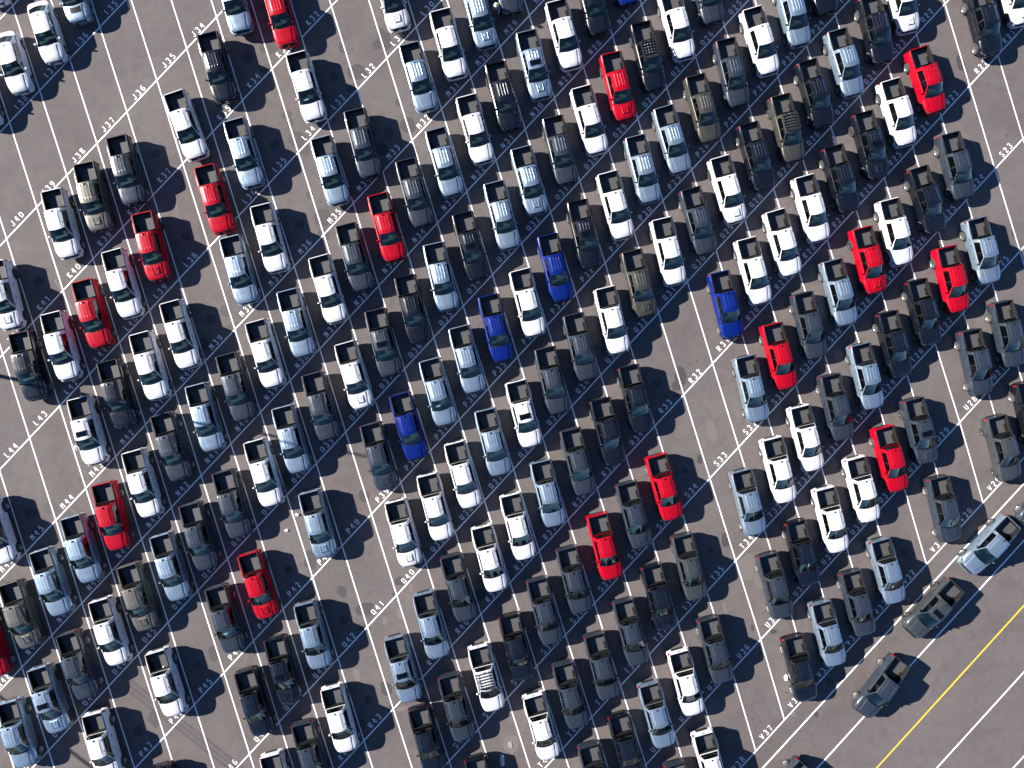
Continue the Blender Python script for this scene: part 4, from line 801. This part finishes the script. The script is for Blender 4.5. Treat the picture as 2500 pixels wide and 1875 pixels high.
def skin_body(name, joints, edges, m, parent, sub=2):
    me = bpy.data.meshes.new(name); me.from_pydata([j[:3] for j in joints], edges, []); o = obj(name, me, parent)
    sk = o.modifiers.new('skin', 'SKIN')
    for v, j in zip(me.skin_vertices[0].data, joints): v.radius = (j[3], j[3])
    me.skin_vertices[0].data[0].use_root = True
    s = o.modifiers.new('sub', 'SUBSURF'); s.levels = s.render_levels = sub
    bpy.context.view_layer.update(); dg = bpy.context.evaluated_depsgraph_get(); nm = bpy.data.meshes.new_from_object(o.evaluated_get(dg))
    o.modifiers.clear(); o.data = nm; nm.materials.clear(); nm.materials.append(m)
    for p in nm.polygons: p.use_smooth = True
    return o
skin_m = simple('skin', (.45, .27, .19), .55); blue_cloth = simple('blue_shirt', (.02, .07, .35), .8, noise=.2, nscale=14); orange_cloth = simple('orange_vest', (.85, .12, .015), .75, noise=.15, nscale=12)
lime_cloth = simple('lime_vest', (.55, .65, .05), .75); trouser = simple('dark_trousers', (.02, .02, .025), .85, noise=.2, nscale=10); shoe_m = simple('grey_shoes', (.25, .22, .21), .7); hat_m = simple('straw_cap', (.65, .52, .30), .8, noise=.15, nscale=20)
pr = empty('person', .25, 28.85, R(-8))
# walking towards the lower right; +y is behind, -y is forward
J = [(0, .02, .95, .13), (0, .01, 1.15, .14), (0, -.02, 1.36, .155), (0, -.05, 1.50, .07), (0, -.09, 1.66, .095), (0, -.08, 1.73, .075),
     (-.19, -.01, 1.42, .075), (-.27, .08, 1.16, .052), (-.25, -.12, .97, .040), (-.24, -.19, .93, .035),
     (.19, -.03, 1.42, .075), (.27, -.10, 1.16, .052), (.23, -.32, 1.03, .040), (.22, -.40, 1.02, .035),
     (-.10, .02, .90, .10), (-.11, -.16, .50, .066), (-.11, -.10, .10, .042), (-.11, -.26, .05, .038),
     (.10, .02, .90, .10), (.11, .10, .50, .066), (.11, .34, .17, .042), (.11, .26, .05, .038)]
E_ = [(0, 1), (1, 2), (2, 3), (3, 4), (4, 5), (2, 6), (6, 7), (7, 8), (8, 9), (2, 10), (10, 11), (11, 12), (12, 13), (0, 14), (14, 15), (15, 16), (16, 17), (0, 18), (18, 19), (19, 20), (20, 21)]
skin_body('body', J, E_, skin_m, pr)
def inflate(idx, k): return [(J[i][0], J[i][1], J[i][2], J[i][3]+k) for i in idx]
skin_body('shirt', inflate([1, 2, 6, 7, 10, 11], .014), [(0, 1), (1, 2), (2, 3), (1, 4), (4, 5)], blue_cloth, pr)
skin_body('vest', [(0, .015, .80, .165), (0, .01, 1.16, .175)], [(0, 1)], orange_cloth, pr)
skin_body('trousers', inflate([0, 14, 15, 16, 18, 19, 20], .012), [(0, 1), (1, 2), (2, 3), (0, 4), (4, 5), (5, 6)], trouser, pr)
for i, jj in enumerate((17, 21)):
    x, y, z, _ = J[jj]; b = MB(); b.prism([(x-.05, y-.10), (x+.05, y-.10), (x+.045, y+.17), (x-.045, y+.17)], 0.0 if i == 0 else .01, .09, 0, .12); obj('shoe', b.mesh('shoe', [shoe_m]), pr)
for sx, (jx, jy, jz, _) in ((-1, J[9]), (1, J[13])):
    for q in range(5):
        a = (q-2)*.35; b = MB(); ln = (.06, .085, .09, .08, .05)[q]; d_ = Vector((math.sin(a)*(.8), -math.cos(a)*.7, -.5)).normalized(); p0 = Vector((jx, jy-.02, jz-.01)); b.tube([tuple(p0), tuple(p0+d_*ln*.6), tuple(p0+d_*ln+Vector((0, 0, -.012)))], [.012, .010, .008], 5); obj('finger', b.mesh('finger', [skin_m]), pr)
for sx in (-1, 1): b = MB(); b.box(sx*.115-.03, sx*.115+.03, -.16, .13, 1.545, 1.556); obj('vest_stripe', b.mesh('vest_stripe', [lime_cloth]), pr)
b = MB(); k = 16; rows = [[(r_*math.cos(2*math.pi*i/k), -.085+r_*1.1*math.sin(2*math.pi*i/k), z) for i in range(k)] for r_, z in ((.15, 1.745), (.108, 1.755), (.10, 1.82), (.06, 1.865), (.004, 1.875))]
b.grid(rows, 0, True); obj('hat', b.mesh('hat', [hat_m]), pr)
describe(pr, 'person in blue shirt, orange vest and pale hat walking between two pickups near number M29', 'person')
